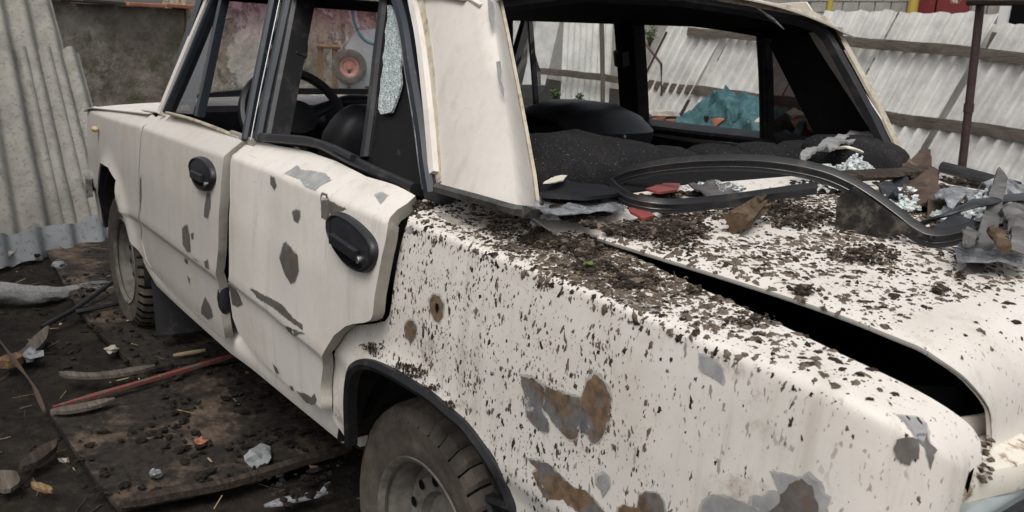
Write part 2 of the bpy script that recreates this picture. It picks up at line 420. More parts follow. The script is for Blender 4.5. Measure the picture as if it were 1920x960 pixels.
M['clod_pale'] = mat('dried_mud_splash', rough=.95, spec=.15, build=lambda t: t.col(t.ramp(t.noise(80, 4, .7), [(.3, (.060, .047, .037)), (.7, (.19, .152, .12))])))
def woodmat(name, a, b, c, axis=(1, 12, 12), moss=0):
    def bld(t):
        g = t.noise(6, 7, .7, t.pos(axis)); f = t.noise(30, 4, .6, t.pos(axis))
        col = t.ramp(g, [(.28, a), (.5, b), (.75, c)])
        col = t.mix(t.step(t.noise(2.2, 4, .6), .5, .75, 0, .5), col, tuple(q*.35 for q in a))
        t.col(col); t.bump(t.math('ADD', g, f), .5, .006)
    return mat(name, rough=.85, spec=.2, build=bld)
M['wood_old'] = woodmat('weathered_grey_wood', (.045, .036, .029), (.12, .10, .083), (.22, .19, .16))
M['wood_brown'] = woodmat('split_brown_wood', (.065, .035, .018), (.20, .125, .065), (.33, .24, .14))
M['wood_dark'] = woodmat('rotten_dark_wood', (.015, .012, .010), (.045, .034, .027), (.10, .078, .06))
def _ply(t):
    g = t.noise(5, 6, .7, t.pos((2, 9, 9)))
    c = t.ramp(g, [(.3, (.075, .052, .038)), (.55, (.13, .096, .071)), (.8, (.20, .155, .118))])
    m = t.math('ADD', t.noise(3.2, 6, .68), t.math('MULTIPLY', t.noise(19, 4, .6), .35))
    c = t.mix(t.step(m, .50, .67), c, t.ramp(t.noise(40, 4, .6), [(.3, (.012, .010, .0085)), (.7, (.042, .034, .028))]))
    t.col(c); t.bump(t.math('ADD', g, m), .45, .01)
M['ply'] = mat('muddy_chipboard', rough=.85, spec=.2, build=_ply)
def _redw(t):
    g = t.noise(5, 6, .7, t.pos((2, 14, 14)))
    t.col(t.mix(t.step(g, .44, .53), (.22, .035, .03), t.ramp(g, [(.5, (.09, .06, .045)), (.8, (.20, .16, .125))])))
M['redwood'] = mat('flaking_red_painted_wood', rough=.7, build=_redw)
def _slate(base, k=1.0):
    def bld(t):
        a = t.noise(3, 7, .68); f = t.noise(34, 6, .72)
        c = t.ramp(a, [(.25, tuple(q*.62 for q in base)), (.55, base), (.8, tuple(min(1, q*1.22) for q in base))])
        c = t.mix(t.step(t.noise(5, 6, .7, t.pos((1, 1, .5))), .56, .72, 0, .55*k), c, tuple(q*.42 for q in base))
        c = t.mix(t.step(f, .52, .66, 0, .65*k), c, tuple(q*.33 for q in base))
        t.col(c); t.bump(t.math('ADD', f, t.noise(220, 3)), .5, .006)
    return bld
M['slate'] = mat('grey_corrugated_cement', rough=.95, spec=.15, build=_slate((.275, .26, .23), 1.0))
M['slate_pale'] = mat('pale_corrugated_cement', rough=.95, spec=.15, build=_slate((.74, .725, .69), .30))
M['slate_new'] = mat('blue_grey_cement_sheet', rough=.9, spec=.15, build=_slate((.30, .31, .32)))
def _wall(t):
    a = t.noise(1.6, 8, .7); f = t.noise(14, 6, .7); cr = t.noise(1.9, 7, .62, t.pos((1, 1, 2.4)))
    c = t.ramp(a, [(.36, (.15, .125, .10)), (.5, (.34, .29, .245)), (.62, (.52, .47, .41))])
    c = t.mix(t.step(t.noise(1.5, 7, .72), .48, .60, 0, .8), c, (.125, .12, .07))
    c = t.mix(t.step(f, .58, .72, 0, .7), c, (.07, .058, .046))
    c = t.mix(t.step(t.math('ABSOLUTE', t.math('SUBTRACT', cr, .5)), .007, .002, 0, .45), c, (.05, .042, .035))
    c = t.mix(t.step(t.sep('Z'), 1.05, 1.35, 0, .35), c, (.30, .285, .26))
    t.col(c); t.bump(t.math('ADD', t.math('MULTIPLY', a, 2), f), .9, .03)
M['wall'] = mat('mossy_rough_concrete', rough=.95, spec=.15, build=_wall)
def _plaster(t):
    a = t.noise(1.3, 8, .68); f = t.noise(12, 6, .7)
    c = t.ramp(f, [(.3, (.52, .475, .41)), (.7, (.70, .66, .585))])
    st = t.voro(4.2, out='Color'); ce = t.voro(4.2, feat='DISTANCE_TO_EDGE')
    stone = t.ramp(t.noise(9, 6, .7), [(.3, (.24, .19, .13)), (.7, (.52, .45, .35))])
    stone = t.mix(t.step(t.noise(5, 7, .7), .54, .62, 0, .8), stone, (.09, .075, .06))
    m = t.step(a, .47, .53)
    t.col(t.mix(m, c, stone)); t.bump(t.math('ADD', t.math('MULTIPLY', m, -1.5), f), .8, .03)
M['plaster'] = mat('peeling_plaster_on_rubble', rough=.95, spec=.1, build=_plaster)
M['galv'] = mat('galvanised_sheet', rough=.45, metal=.5, build=lambda t: t.col(t.ramp(t.noise(5, 5, .6), [(.3, (.34, .38, .38)), (.7, (.52, .56, .56))])))
M['teal_paint'] = mat('teal_handle_paint', (.05, .17, .19), .5)
M['redhub'] = mat('faded_red_hub', rough=.6, build=lambda t: t.col(t.ramp(t.noise(20, 4), [(.3, (.30, .10, .07)), (.7, (.42, .20, .155))])))
def _cloth(t):
    t.col(t.ramp(t.noise(14, 5, .7), [(.3, (.030, .072, .080)), (.7, (.085, .165, .175))])); t.bump(t.noise(40, 4), .4, .01)
M['cloth'] = mat('teal_cloth', rough=.95, spec=.1, build=_cloth)
M['brick'] = mat('broken_red_brick', rough=.9, build=lambda t: t.col(t.ramp(t.noise(14, 5), [(.3, (.24, .085, .05)), (.7, (.42, .17, .10))])))
M['stone'] = mat('pale_rubble', rough=.9, build=lambda t: t.col(t.ramp(t.noise(14, 5), [(.3, (.26, .23, .19)), (.7, (.50, .46, .40))])))
M['rust_pole'] = mat('rusty_maroon_pipe', rough=.75, build=lambda t: t.col(t.ramp(t.noise(12, 6, .7), [(.3, (.022, .012, .011)), (.6, (.048, .024, .021)), (.8, (.08, .042, .033))])))
M['redplastic'] = mat('broken_red_lens', (.26, .06, .052), .45)
M['fibre'] = mat('grey_fibre_cloth', rough=.95, build=lambda t: (t.col(t.ramp(t.noise(12, 6, .7, t.pos((1, 6, 6))), [(.3, (.17, .17, .17)), (.7, (.40, .39, .38))])), t.bump(t.noise(20, 5, .7, t.pos((1, 8, 8))), .7, .01)))
M['leaf'] = mat('spring_green_leaf', rough=.55, build=lambda t: t.col(t.ramp(t.noise(3, 3), [(.3, (.05, .11, .022)), (.7, (.13, .22, .05))])))
M['twig'] = mat('brown_twig', (.075, .05, .036), .9)
M['straw'] = mat('dry_straw', (.33, .25, .15), .9)
M['foil'] = mat('crumpled_grey_film', rough=.22, spec=.8, build=lambda t: (t.col(t.ramp(t.noise(22, 5, .7), [(.3, (.06, .06, .065)), (.55, (.22, .225, .235)), (.8, (.50, .52, .54))])), t.bump(t.noise(45, 4, .6), .9, .01)))
M['paper'] = mat('cream_paint_flake', (.70, .66, .56), .5)
M['blockwall'] = mat('grey_block_wall', rough=.9, build=lambda t: t.col(t.ramp(t.noise(4, 6, .7), [(.3, (.27, .25, .22)), (.7, (.42, .40, .36))])))
M['maroon'] = mat('maroon_gate_paint', rough=.6, build=lambda t: t.col(t.mix(t.step(t.noise(5, 6, .7), .6, .66), (.17, .022, .022), (.55, .5, .46))))
M['yellow'] = mat('ochre_post_paint', (.42, .30, .05), .6)
M['white'] = mat('white_window_paint', (.68, .67, .64), .6)
M['film'] = mat('torn_black_window_film', rough=.6, spec=.3, build=lambda t: t.col(t.mix(t.step(t.noise(30, 6, .75), .62, .70, 0, .35), (.0055, .0055, .006), (.16, .16, .16))))
M['dashtop'] = mat('dusty_dash_top', rough=.8, build=lambda t: t.col(t.ramp(t.noise(8, 5, .6), [(.3, (.42, .41, .40)), (.7, (.60, .59, .57))])))
def _val(t):
    c = t.ramp(t.noise(1.7, 4), [(.3, (.66, .61, .52)), (.7, (.74, .69, .60))])
    r_ = t.noise(16, 7, .75)
    c = t.mix(t.step(r_, .46, .56, 0, .9), c, t.ramp(t.noise(50, 4), [(.3, (.06, .035, .018)), (.7, (.30, .17, .07))]))
    t.col(c)
M['valance'] = mat('rust_streaked_paint', rough=.55, build=_val)
M['flapmat'] = mat('mud_caked_rubber', rough=.9, spec=.2, build=lambda t: t.col(t.ramp(t.noise(45, 6, .7), [(.32, (.008, .008, .009)), (.5, (.03, .026, .022)), (.7, (.13, .115, .095))])))
M['wood_chunk'] = woodmat('rotting_split_wood', (.035, .02, .012), (.095, .064, .04), (.20, .15, .10), (3, 3, 3))
M['rustscrap'] = mat('rusted_scrap_sheet', rough=.85, build=lambda t: t.col(t.ramp(t.noise(20, 6, .7), [(.3, (.03, .02, .014)), (.6, (.09, .06, .042)), (.8, (.17, .15, .13))])))
M['laminate'] = mat('grey_laminated_scrap', rough=.6, build=lambda t: t.col(t.ramp(t.noise(16, 6, .7, t.pos((1, 1, 6))), [(.3, (.04, .037, .035)), (.6, (.13, .125, .12)), (.8, (.27, .265, .26))])))

# ================================================================== THE CAR
car = empty('wrecked_sedan', (1.0, 0, 0), 'wrecked cream sedan with peeling paint, ajar doors and no rear window glass', 'car')
_inv = Matrix.Translation((-1.0, 0, 0))
def part(o):
    o.parent = car; o.matrix_parent_inverse = _inv; return o

# ---- left body side as one sheet: x along the car, s up the section (s=0 at the shoulder crease)
ZC = [(-1.1, .968), (0, .968), (.93, .948), (1.84, .914), (2.54, .878), (3.1, .85)]
ARX, ARZ, ARR = -.03, .338, .326          # rear wheel arch
FRX, FRZ, FRR = 2.36, .345, .335          # front wheel arch
def zc(x): return interp(ZC, x)
def yc(x):
    y = .79
    if x > 1.9: y -= .05*((x-1.9)/1.1)**2
    return y
def side(x, s, out=0.0):
    xe = max(x, -.83); r = lerp(.009, .016, sst(-.55, -.85, x))
    y0 = yc(xe); z0 = zc(xe)
    k = sst(-.10, .12, xe)                # quarter top is flat, door shoulder is steep
    al = lerp(.09, .62, k); ca, sa = math.cos(al), math.sin(al)
    if s < -r: y, z = 0, s
    elif s < r: q = (s+r)**2/(4*r); y, z = -ca*q, s-(1-sa)*q
    else: y, z = -ca*s, sa*s
    d = max(0, -s)
    y += interp([(0, 0), (.06, .006), (.16, .012), (.30, .011), (.338, .012), (.352, .003), (.37, -.001), (.5, -.012), (.62, -.035), (.8, -.09)], d)
    y += y0; z += z0
    if s < 0:                              # flared lips round the wheel arches
        for cx, cz, cr, am in ((ARX, ARZ, ARR, .020), (FRX, FRZ, FRR, .022)):
            e = math.hypot(x-cx, z-cz)-cr
            if -.05 < e < .16: y += am*math.exp(-(e/.042)**2)
    xx = xe
    if x < -.83:                           # rear corner turns inwards and down
        th = min((-.83-x)/.12, 1.62)
        xx = -.83-.124*math.sin(th); w = .092*(1-math.cos(th))
        y -= w; z -= .8*w*sst(-.12, .03, s)
    return Vector((xx, y+out, z))
S0 = Surf(lambda a, b: side(a, b))
def trace(surf, pts, z=None):
    out = []; g = None
    for px in pts:
        q = YP(px[0], px[1], .79); g = (max(-.95, q.x), q.z-zc(q.x))
        if g[1] > .0: g = (g[0], min(.1, g[1]))
        a, b = surf.solve(px, g); out.append((a, b))
    return out

# ---- rear quarter (fender)
q_left = [(766, 408), (764, 418), (755, 447), (746, 486), (739, 529), (734, 571), (730, 592), (722, 602), (700, 607), (663, 611), (647, 627), (634, 647), (628, 672), (622, 706), (621, 743), (624, 781), (638, 806), (653, 829)]
q_arch = [(652, 793), (651, 752), (653, 718), (659, 693), (672, 681), (688, 678), (713, 685), (747, 702), (780, 722), (813, 743), (847, 772), (876, 797), (905, 835), (930, 872), (951, 914), (967, 958)]
q_top = [(1839, 831), (1823, 802), (1788, 773), (1742, 744), (1625, 686), (1508, 630), (1403, 581), (1263, 517), (1135, 455)]
ql = trace(S0, q_left); qa = trace(S0, q_arch); qt = [(q.x, q.y) for q in catmull([(a, b, 0) for a, b in trace(S0, q_top)], 4)]
tail = [(ARX-.345, -.47), (ARX-.36, -.56), (-.83, -.53), (-.93, -.50), (-1.0, -.44), (-1.012, -.2), (-1.008, -.06), (-1.0, .03)]
q_poly = ql + qa + tail + qt + trace(S0, [(1100, 440), (1050, 421), (1004, 404), (985, 402), (960, 399), (905, 384), (850, 369), (818, 361), (795, 372)])
quarter = part(sheet('rear_fender', S0, q_poly, M['paint_muddy'], None, .016, solid=.004, rows=[-.03, -.018, -.011, -.007, -.003, .001, .005, .009, .014, .024]))
# ---- doors: both stand slightly ajar
SR = Surf(lambda a, b: side(a, b, .004+.034*max(0, min(1, (.95-a)/.93))-.010*math.exp(-((a-.62)/.10)**2)*math.exp(-((b+.10)/.22)**2)))
SF = Surf(lambda a, b: side(a, b, .002+.020*max(0, min(1, (1.84-a)/.85))))
rd = [(436, 291), (431, 384), (429, 518), (430, 547), (436, 595), (447, 624), (480, 668), (522, 706), (567, 747), (601, 769), (601, 727), (605, 677), (613, 650), (626, 629), (647, 612), (663, 607), (684, 605), (695, 600), (699, 589), (702, 556), (709, 518), (716, 480), (723, 451), (728, 417), (731, 408), (745, 393), (764, 381), (779, 367), (735, 345), (687, 331), (630, 302), (582, 285), (520, 273), (486, 264), (467, 263), (455, 276)]
fd = [(270, 237), (264, 276), (261.5, 338), (262, 400), (266, 448), (275, 486), (289, 510), (328, 551), (366, 587), (417, 632), (422, 634), (418, 611), (411, 553), (408, 525), (409, 467), (413, 371), (419, 297), (421, 292), (454, 265), (447, 260), (399, 239), (361, 223), (313, 210), (296, 217)]
DR = [-.03, -.016, -.009, -.005, -.001, .003, .007, .012, .022, -.334, -.341, -.348, -.356, -.364]
rear_door = part(sheet('rear_door', SR, trace(SR, rd), M['paint'], None, .018, solid=.024, rows=DR))
front_door = part(sheet('front_door', SF, trace(SF, fd), M['paint_dusty_shaded'], None, .02, solid=.024, rows=DR))
for d in (rear_door, front_door):         # the shut faces are dusty grey, not gloss paint
    d.data.materials.append(M['jamb']); d.modifiers['sheet'].material_offset = 1; d.modifiers['sheet'].material_offset_rim = 1; d.modifiers['sheet'].use_quality_normals = True
# ---- front fender
ff_arch = [(281, 503), (272, 491), (260, 470), (246, 434), (232, 381), (217, 338), (203, 314), (192, 307)]
ff = trace(S0, [(268, 237), (262, 276), (259.5, 338), (260, 400), (264, 448), (273, 484), (284, 505)]) + trace(S0, ff_arch)
ff_poly = ff + [(2.58, -.20), (2.66, -.30), (2.70, -.42), (2.72, -.5), (2.98, -.5), (3.02, -.3), (3.03, -.05), (2.98, .03), (2.6, .05), (2.2, .055), (1.93, .075), (1.80, .055)]
front_fender = part(sheet('front_fender', S0, ff_poly, M['paint_dusty_shaded'], None, .02, solid=.004, rows=DR))
mb = MB(); c_ = YP(178, 242, .79); mb.blob(c_, (.024, .016, .013), .0, sub=2)
part(mb.build('side_repeater_lamp', mat('amber_lens', (.55, .42, .2), .3), None))
# ---- sill below the doors
mb = MB()
sill = [ZP(1, 1, 1)]*0
pa = []
for u, v in [(300, 535), (345, 577), (440, 661), (480, 690), (560, 755), (652, 829)]:
    pa.append(YP(u, v, .745))
pa = [Vector((2.03, .745, .36))]+pa
pa.sort(key=lambda q: -q.x)
prof = [(-.012, 0), (.012, .0), (.020, .025), (.018, .06), (0, .075), (-.12, .075), (-.12, -.02), (-.03, -.02)]
mb.sweep([(q.x, .745, q.z) for q in pa], prof, (0, 0, 1))
part(mb.build('sill', M['paint'], None, sharp=50))
# ---- body shell behind the doors: jamb walls so that the gaps do not show the sky
mb = MB()
mb.add([(1.02, .745, .44), (1.02, .745, 1.0), (.84, .745, 1.0), (.84, .745, .44)], [(0, 1, 2, 3)])
part(mb.build('door_jamb', M['jamb'], None, solid=.01, smooth=False)); mb = MB()
mb.add([(.10, .735, .98), (-.10, .735, .98), (-.10, .735, .69), (.14, .735, .66)], [(0, 1, 2, 3)])
part(mb.build('door_jamb', M['jamb'], None, solid=.01, smooth=False))
mb = MB(); mb.add([(.86, .70, .40), (.86, .70, .98), (.12, .70, .98), (.12, .70, .70), (.32, .70, .40)], [(0, 1, 2, 3, 4)]); part(mb.build('door_inner_card', M['trim'], None, solid=.02, smooth=False)); mb = MB()
mb.add([(1.92, .70, .38), (1.92, .70, .92), (1.0, .70, .98), (1.0, .70, .40)], [(0, 1, 2, 3)])
part(mb.build('door_inner_card', M['trim'], None, solid=.02, smooth=False))
# latch on each shut face
def oval(name, c, rx, ry, rz, m, par):
    mb = MB(); vs, fs = ICO[2]; mb.add([Vector(c)+Vector((q.x*rx, q.y*ry, q.z*rz)) for q in vs], fs); o = mb.build(name, m, None); return o
part(oval('door_latch', YP(423, 557, .79), .012, .024, .055, M['plastic'], None))
part(oval('door_latch', YP(737, 487, .782), .02, .014, .055, M['plastic'], None))
part(oval('jamb_bolt', YP(414, 533, .795), .006, .008, .009, M['chip'], None))

# ---- paint chips on the panels
def jag(poly, amp, seed):
    out = []
    for a, b in densify(poly, .0035):
        q = Vector((a, b, seed)); e = amp*(noise.noise(q*95)+.7*noise.noise(q*260)+.5*noise.noise(q*620))
        f = amp*(noise.noise(q*95+Vector((7, 3, 0)))+.7*noise.noise(q*260+Vector((5, 9, 0)))+.5*noise.noise(q*620+Vector((1, 4, 0))))
        out.append((a+e, b+f))
    return out
def chips(par, surf, lists, m, name='paint_chip', ring=True):
    for ci, pts in enumerate(lists):
        st = trace(surf, pts)
        cx = sum(p[0] for p in st)/len(st); cy = sum(p[1] for p in st)/len(st); sz = max(math.hypot(p[0]-cx, p[1]-cy) for p in st)
        am = min(.0028, sz*.06)
        sgn = 1 if surf.N(cx, cy).dot(CAM-surf.P(cx, cy)) > 0 else -1
        if ring and sz > .012:              # ring of pale primer round the bare metal, uneven in width
            big_ = [(cx+(a-cx)*(1+.0022/max(.01, sz)*2)+.0008, cy+(b-cy)*(1+.0022/max(.01, sz)*2)+.0006) for a, b in st]
            o = sheet('primer_edge', surf, jag(big_, am*.8, 3+ci), M['primer_edge'], None, .016, off=.0005*sgn); o.parent = par
        o = sheet(name, surf, jag(st, am, 9+ci), m, None, .014, off=.0010*sgn); o.parent = par
K6 = (940, 600, 2.666); K1 = (700, 380, 2.823); K4 = (1560, 620, 2.822); KD = (400, 240, 2.087); KZ = (160, 180, 2.088)
A1 = crop([(100, 283), (150, 290), (190, 310), (220, 340), (215, 400), (205, 450), (240, 520), (235, 555), (205, 560), (160, 520), (130, 480), (120, 400), (110, 340)], *K6)
A2 = crop([(222, 325), (260, 345), (310, 365), (370, 385), (398, 390), (395, 470), (385, 540), (385, 580), (350, 600), (310, 570), (270, 520), (230, 465), (212, 440), (217, 390)], *K6)
A3 = crop([(402, 385), (430, 310), (465, 270), (500, 290), (530, 335), (553, 400), (545, 480), (520, 560), (490, 612), (455, 612), (430, 565), (404, 570), (392, 520), (399, 450)], *K6)
B_ = crop([(1000, 180), (1030, 185), (1080, 210), (1105, 245), (1112, 300), (1105, 318), (1060, 285), (1010, 262), (998, 240)], *K6)
C_ = crop([(135, 695), (190, 700), (250, 730), (310, 790), (370, 840), (420, 850), (460, 890), (490, 930), (545, 985), (420, 985), (330, 920), (310, 895), (240, 900), (215, 885), (180, 820), (160, 765), (180, 750)], *K6)
D_ = crop([(480, 785), (510, 770), (540, 795), (545, 830), (520, 870), (510, 882), (500, 850), (480, 825)], *K6)
E_ = crop([(590, 940), (620, 925), (680, 940), (690, 880), (720, 860), (790, 870), (810, 910), (830, 1000), (700, 1030), (580, 1000)], *K6)
F_ = crop([(1000, 950), (1020, 905), (1060, 875), (1120, 880), (1200, 910), (1270, 940), (1300, 960), (1420, 1020), (1250, 1060), (1040, 1040)], *K6)
G_ = crop([(1350, 765), (1420, 775), (1500, 795), (1530, 770), (1590, 820), (1605, 870), (1640, 890), (1620, 950), (1610, 1010), (1300, 985), (1290, 935), (1250, 925), (1260, 880), (1320, 880), (1340, 855), (1390, 860), (1370, 800)], *K6)
G2 = crop([(1400, 870), (1440, 820), (1510, 795), (1555, 830), (1580, 900), (1585, 1000), (1400, 1010), (1310, 975), (1390, 920)], *K6)
H_ = crop([(300, 520), (320, 488), (350, 495), (375, 540), (370, 600), (350, 635), (325, 620), (302, 570)], *K1)
I_ = crop([(170, 650), (190, 622), (215, 625), (232, 660), (225, 710), (205, 740), (170, 710)], *K1)
J_ = crop([(1300, 505), (1370, 520), (1440, 535), (1490, 553), (1510, 580), (1470, 575), (1400, 560), (1350, 545)], *K1)
K_ = crop([(175, 140), (205, 125), (212, 160), (180, 160)], *K1)
L1 = crop([(345, 580), (420, 560), (455, 575), (465, 620), (455, 680), (425, 680), (415, 710), (380, 705), (345, 670), (325, 625)], *K4)
L2 = crop([(355, 455), (400, 460), (450, 465), (495, 495), (510, 545), (480, 590), (440, 560), (400, 500)], *K4)
L3 = crop([(440, 545), (500, 545), (520, 600), (550, 630), (530, 690), (518, 728), (510, 680), (490, 620), (455, 580)], *K4)
chips(quarter, S0, [A1, A2, A3, C_, E_, L3, H_, I_], M['chip'])
chips(quarter, S0, [B_, D_, F_, G_, J_, L2, K_], M['primer'])
S1 = Surf(lambda a, b: side(a, b)+Vector((0, .0010, 0)))
chips(quarter, S1, [G2, L1], M['chip_dark'], ring=False)
hx = trace(S0, crop([(342, 553)], *K1))[0]
mb = MB(); p0 = S0.P(*hx)
mb.add([p0+Vector((.0055*math.cos(k)*1.0, .0022, .0085*math.sin(k)*(1+.3*math.sin(3*k)))) for k in [2*math.pi*i/12 for i in range(12)]], [tuple(range(12))[::-1]])
mb.build('bullet_hole', M['black'], quarter, smooth=False)
chips(rear_door, SR, [crop(q, *KD) for q in (
    [(225, 190), (240, 195), (248, 225), (240, 242), (225, 220)],
    [(425, 255), (445, 260), (455, 285), (520, 318), (490, 330), (455, 335), (440, 360), (425, 350)],
    [(260, 510), (275, 455), (285, 447), (330, 500), (335, 560), (320, 600), (305, 610), (280, 570)],
    [(145, 630), (155, 628), (200, 655), (270, 690), (310, 740), (350, 770), (350, 790), (300, 755), (250, 715), (180, 670)],
    [(285, 775), (320, 790), (360, 805), (340, 805), (320, 815), (295, 795)],
    [(58, 608), (85, 625), (105, 660), (115, 690), (95, 700), (75, 690)],
    [(235, 925), (250, 940), (258, 960), (245, 958)],
    [(328, 1033), (355, 1037), (386, 1054), (397, 1039), (405, 1064), (397, 1085), (365, 1075)], [(300, 1010), (312, 1014), (316, 1030), (304, 1024)],
    [(310, 330), (325, 318), (340, 325), (340, 350), (330, 372), (316, 360)])], M['chip_dark'])
chips(rear_door, SR, [crop(q, *KD) for q in (
    [(280, 180), (330, 148), (345, 165), (400, 170), (440, 180), (460, 205), (420, 225), (400, 245), (360, 230), (340, 200)],
    [(632, 262), (660, 253), (682, 265), (655, 298)])], M['primer'])
chips(front_door, SF, [crop(q, *KZ) for q in (
    [(478, 378), (492, 380), (490, 440), (480, 480), (465, 470), (470, 420)],
    [(380, 515), (400, 505), (410, 550), (413, 610), (400, 612), (382, 580)],
    [(388, 635), (400, 640), (402, 660), (390, 650)], [(400, 705), (410, 715), (408, 738)],
    [(455, 830), (470, 785), (495, 835), (500, 865), (480, 875), (455, 850)],
    [(420, 630), (448, 650), (430, 640)], [(465, 650), (480, 640), (486, 680), (470, 670)],
    [(415, 540), (424, 535), (424, 560), (417, 560)], [(214, 330), (219, 310), (221, 390), (215, 460)])], M['chip_dark'])

# ---- door handles: raised black escutcheon with a scooped pocket and a lift flap
def handle(par, surf, pts, k, bar, pocket, lock):
    poly = smooth_poly(trace(surf, crop(pts, *k)), 2); n = len(poly)
    cx = sum(p[0] for p in poly)/n; cy = sum(p[1] for p in poly)/n
    def loop(f, h):
        return [surf.P(cx+(a-cx)*f, cy+(b-cy)*f)+Vector((0, h, 0)) for a, b in poly]
    mb = MB(); L = [loop(1.0, -.002), loop(1.0, .008), loop(.96, .014), loop(.90, .0155), loop(.86, .012), loop(.80, .0125), loop(.4, .0145)]
    vs = [q for l in L for q in l]; fs = []
    for i in range(len(L)-1):
        for j in range(n):
            fs.append((i*n+j, i*n+(j+1) % n, (i+1)*n+(j+1) % n, (i+1)*n+j))
    fs.append(tuple((len(L)-1)*n+j for j in range(n))); mb.add(vs, fs)
    h = mb.build('door_handle', M['plastic'], None, sharp=60); h.parent = par
    pk = smooth_poly(trace(surf, crop(pocket, *k)), 1)
    mb = MB(); c2 = (sum(p[0] for p in pk)/len(pk), sum(p[1] for p in pk)/len(pk))
    for f0, h0, f1, h1 in ((1, .0160, .82, .0150),):
        a = [surf.P(*p)+Vector((0, h0, 0)) for p in pk]; b = [surf.P(c2[0]+(p[0]-c2[0])*f1, c2[1]+(p[1]-c2[1])*f1)+Vector((0, h1, 0)) for p in pk]
        m_ = len(pk); mb.add(a+b, [(j, (j+1) % m_, m_+(j+1) % m_, m_+j) for j in range(m_)]+[tuple(range(m_, 2*m_))])
    mb.build('handle_pocket', M['black'], h)  # near-black plate stands for the shade inside the pocket
    bq = trace(surf, crop(bar, *k)); mb = MB()
    mb.sweep([surf.P(*q)+Vector((0, .019, 0)) for q in bq], [(-.011, -.004), (.011, -.004), (.009, .005), (-.009, .005)], (0, 1, 0))
    mb.build('handle_flap', M['plastic'], h, sharp=30)
    lk = trace(surf, crop([lock], *k))[0]; mb = MB(); mb.lathe(surf.P(*lk)+Vector((0, .016, 0)), [(.0, .003), (.006, .003), (.0075, .0015), (.0075, -.006)], 14)
    mb.build('lock_barrel', M['chrome'], h)
handle(rear_door, SR, [(462, 350), (480, 330), (510, 328), (560, 355), (610, 400), (640, 440), (650, 480), (640, 530), (620, 560), (595, 567), (550, 545), (510, 500), (475, 440), (460, 390)], KD,
       [(497, 428), (598, 497)], [(485, 440), (600, 515), (610, 540), (590, 545), (540, 520), (500, 475)], (598, 512))
handle(front_door, SF, [(420, 262), (435, 238), (465, 235), (495, 255), (512, 290), (515, 330), (500, 365), (480, 375), (450, 360), (430, 320), (422, 285)], KZ,
       [(442, 303), (484, 324)], [(432, 308), (488, 335), (485, 352), (465, 350), (440, 325)], (492, 345))

# ---- wheels
def wheel(x, y, z, r, side_, name='wheel', camber=0):
    s = side_
    prof = [(.165, -.075*s), (.178, -.082*s), (.195, -.088*s), (.235, -.094*s), (r-.025, -.088*s), (r-.010, -.078*s), (r-.003, -.062*s), (r, -.035*s), (r+.001, 0), (r, .035*s), (r-.003, .062*s), (r-.010, .078*s), (r-.025, .088*s), (.255, .094*s), (.235, .0945*s), (.23, .0925*s), (.21, .091*s), (.195, .088*s), (.178, .082*s), (.165, .075*s)]
    mb = MB(); N = 252
    def mod(i, j, q):
        if 4 <= j <= 6 or 10 <= j <= 12:
            return q-(.010 if (i % 6 == 0) else 0)
        if j in (7, 9): return q-(.008 if (i % 6 == (3 if j == 7 else 0)) else 0)
        return q
    mb.lathe((0, 0, 0), prof, N, mod=mod)
    kf = len(prof)-1
    for fi in range(N*kf):
        if 4 <= fi % kf <= 12 and (fi//kf) % 6 in (0, 5) and fi % kf not in (7, 8): mb.m[fi] = 1 if (fi//kf) % 6 == 0 else 0
    for yy in (-.02, .02):
        mb.lathe((0, yy, 0), [(r+.0012, -.003), (r-.006, -.002), (r-.006, .002), (r+.0012, .003)], 80, m=1)
    rim = [(.0, .048*s), (.028, .047*s), (.04, .038*s), (.046, .016*s), (.085, .012*s), (.095, .03*s), (.125, .036*s), (.138, .012*s), (.150, .020*s), (.158, .06*s), (.166, .068*s), (.178, .079*s), (.1825, .085*s), (.1815, .089*s), (.176, .087*s), (.168, .078*s)]
    m2 = MB(); m2.lathe((0, 0, 0), rim, 72)
    for k in range(12):                    # vent slots round the rim dish
        a = 2*math.pi*k/12
        rot = Matrix.Rotation(-a, 3, 'Y')
        m2.add([rot @ Vector((.118+.011*math.cos(t), .0372*s, .012*math.sin(t))) for t in [2*math.pi*i/10 for i in range(10)]], [tuple(range(10)) if s < 0 else tuple(range(10))[::-1]], 1)
    for k in range(4):
        a = 2*math.pi*k/4+.4; m2.lathe((.049*math.cos(a), .016*s, .049*math.sin(a)), [(.0, .014*s), (.008, .012*s), (.009, 0)], 6)
    m2.lathe((0, 0, 0), [(.172, .0), (.12, -.0), (.0, -.0)], 24, m=1)
    w = m2.build(name, [M['rim'], M['black']], None, sharp=35); w.location = (x, y, z); w.rotation_euler = (R(camber), .3, 0)
    part(w)
    t = mb.build('tyre', [M['tyre'], M['black']], w, sharp=25)
    return w
wheel(0, .648, .288, .292, 1); wheel(2.40, .665, .288, .292, 1)
wheel(0, -.648, .288, .292, -1); wheel(2.40, -.665, .288, .292, -1)
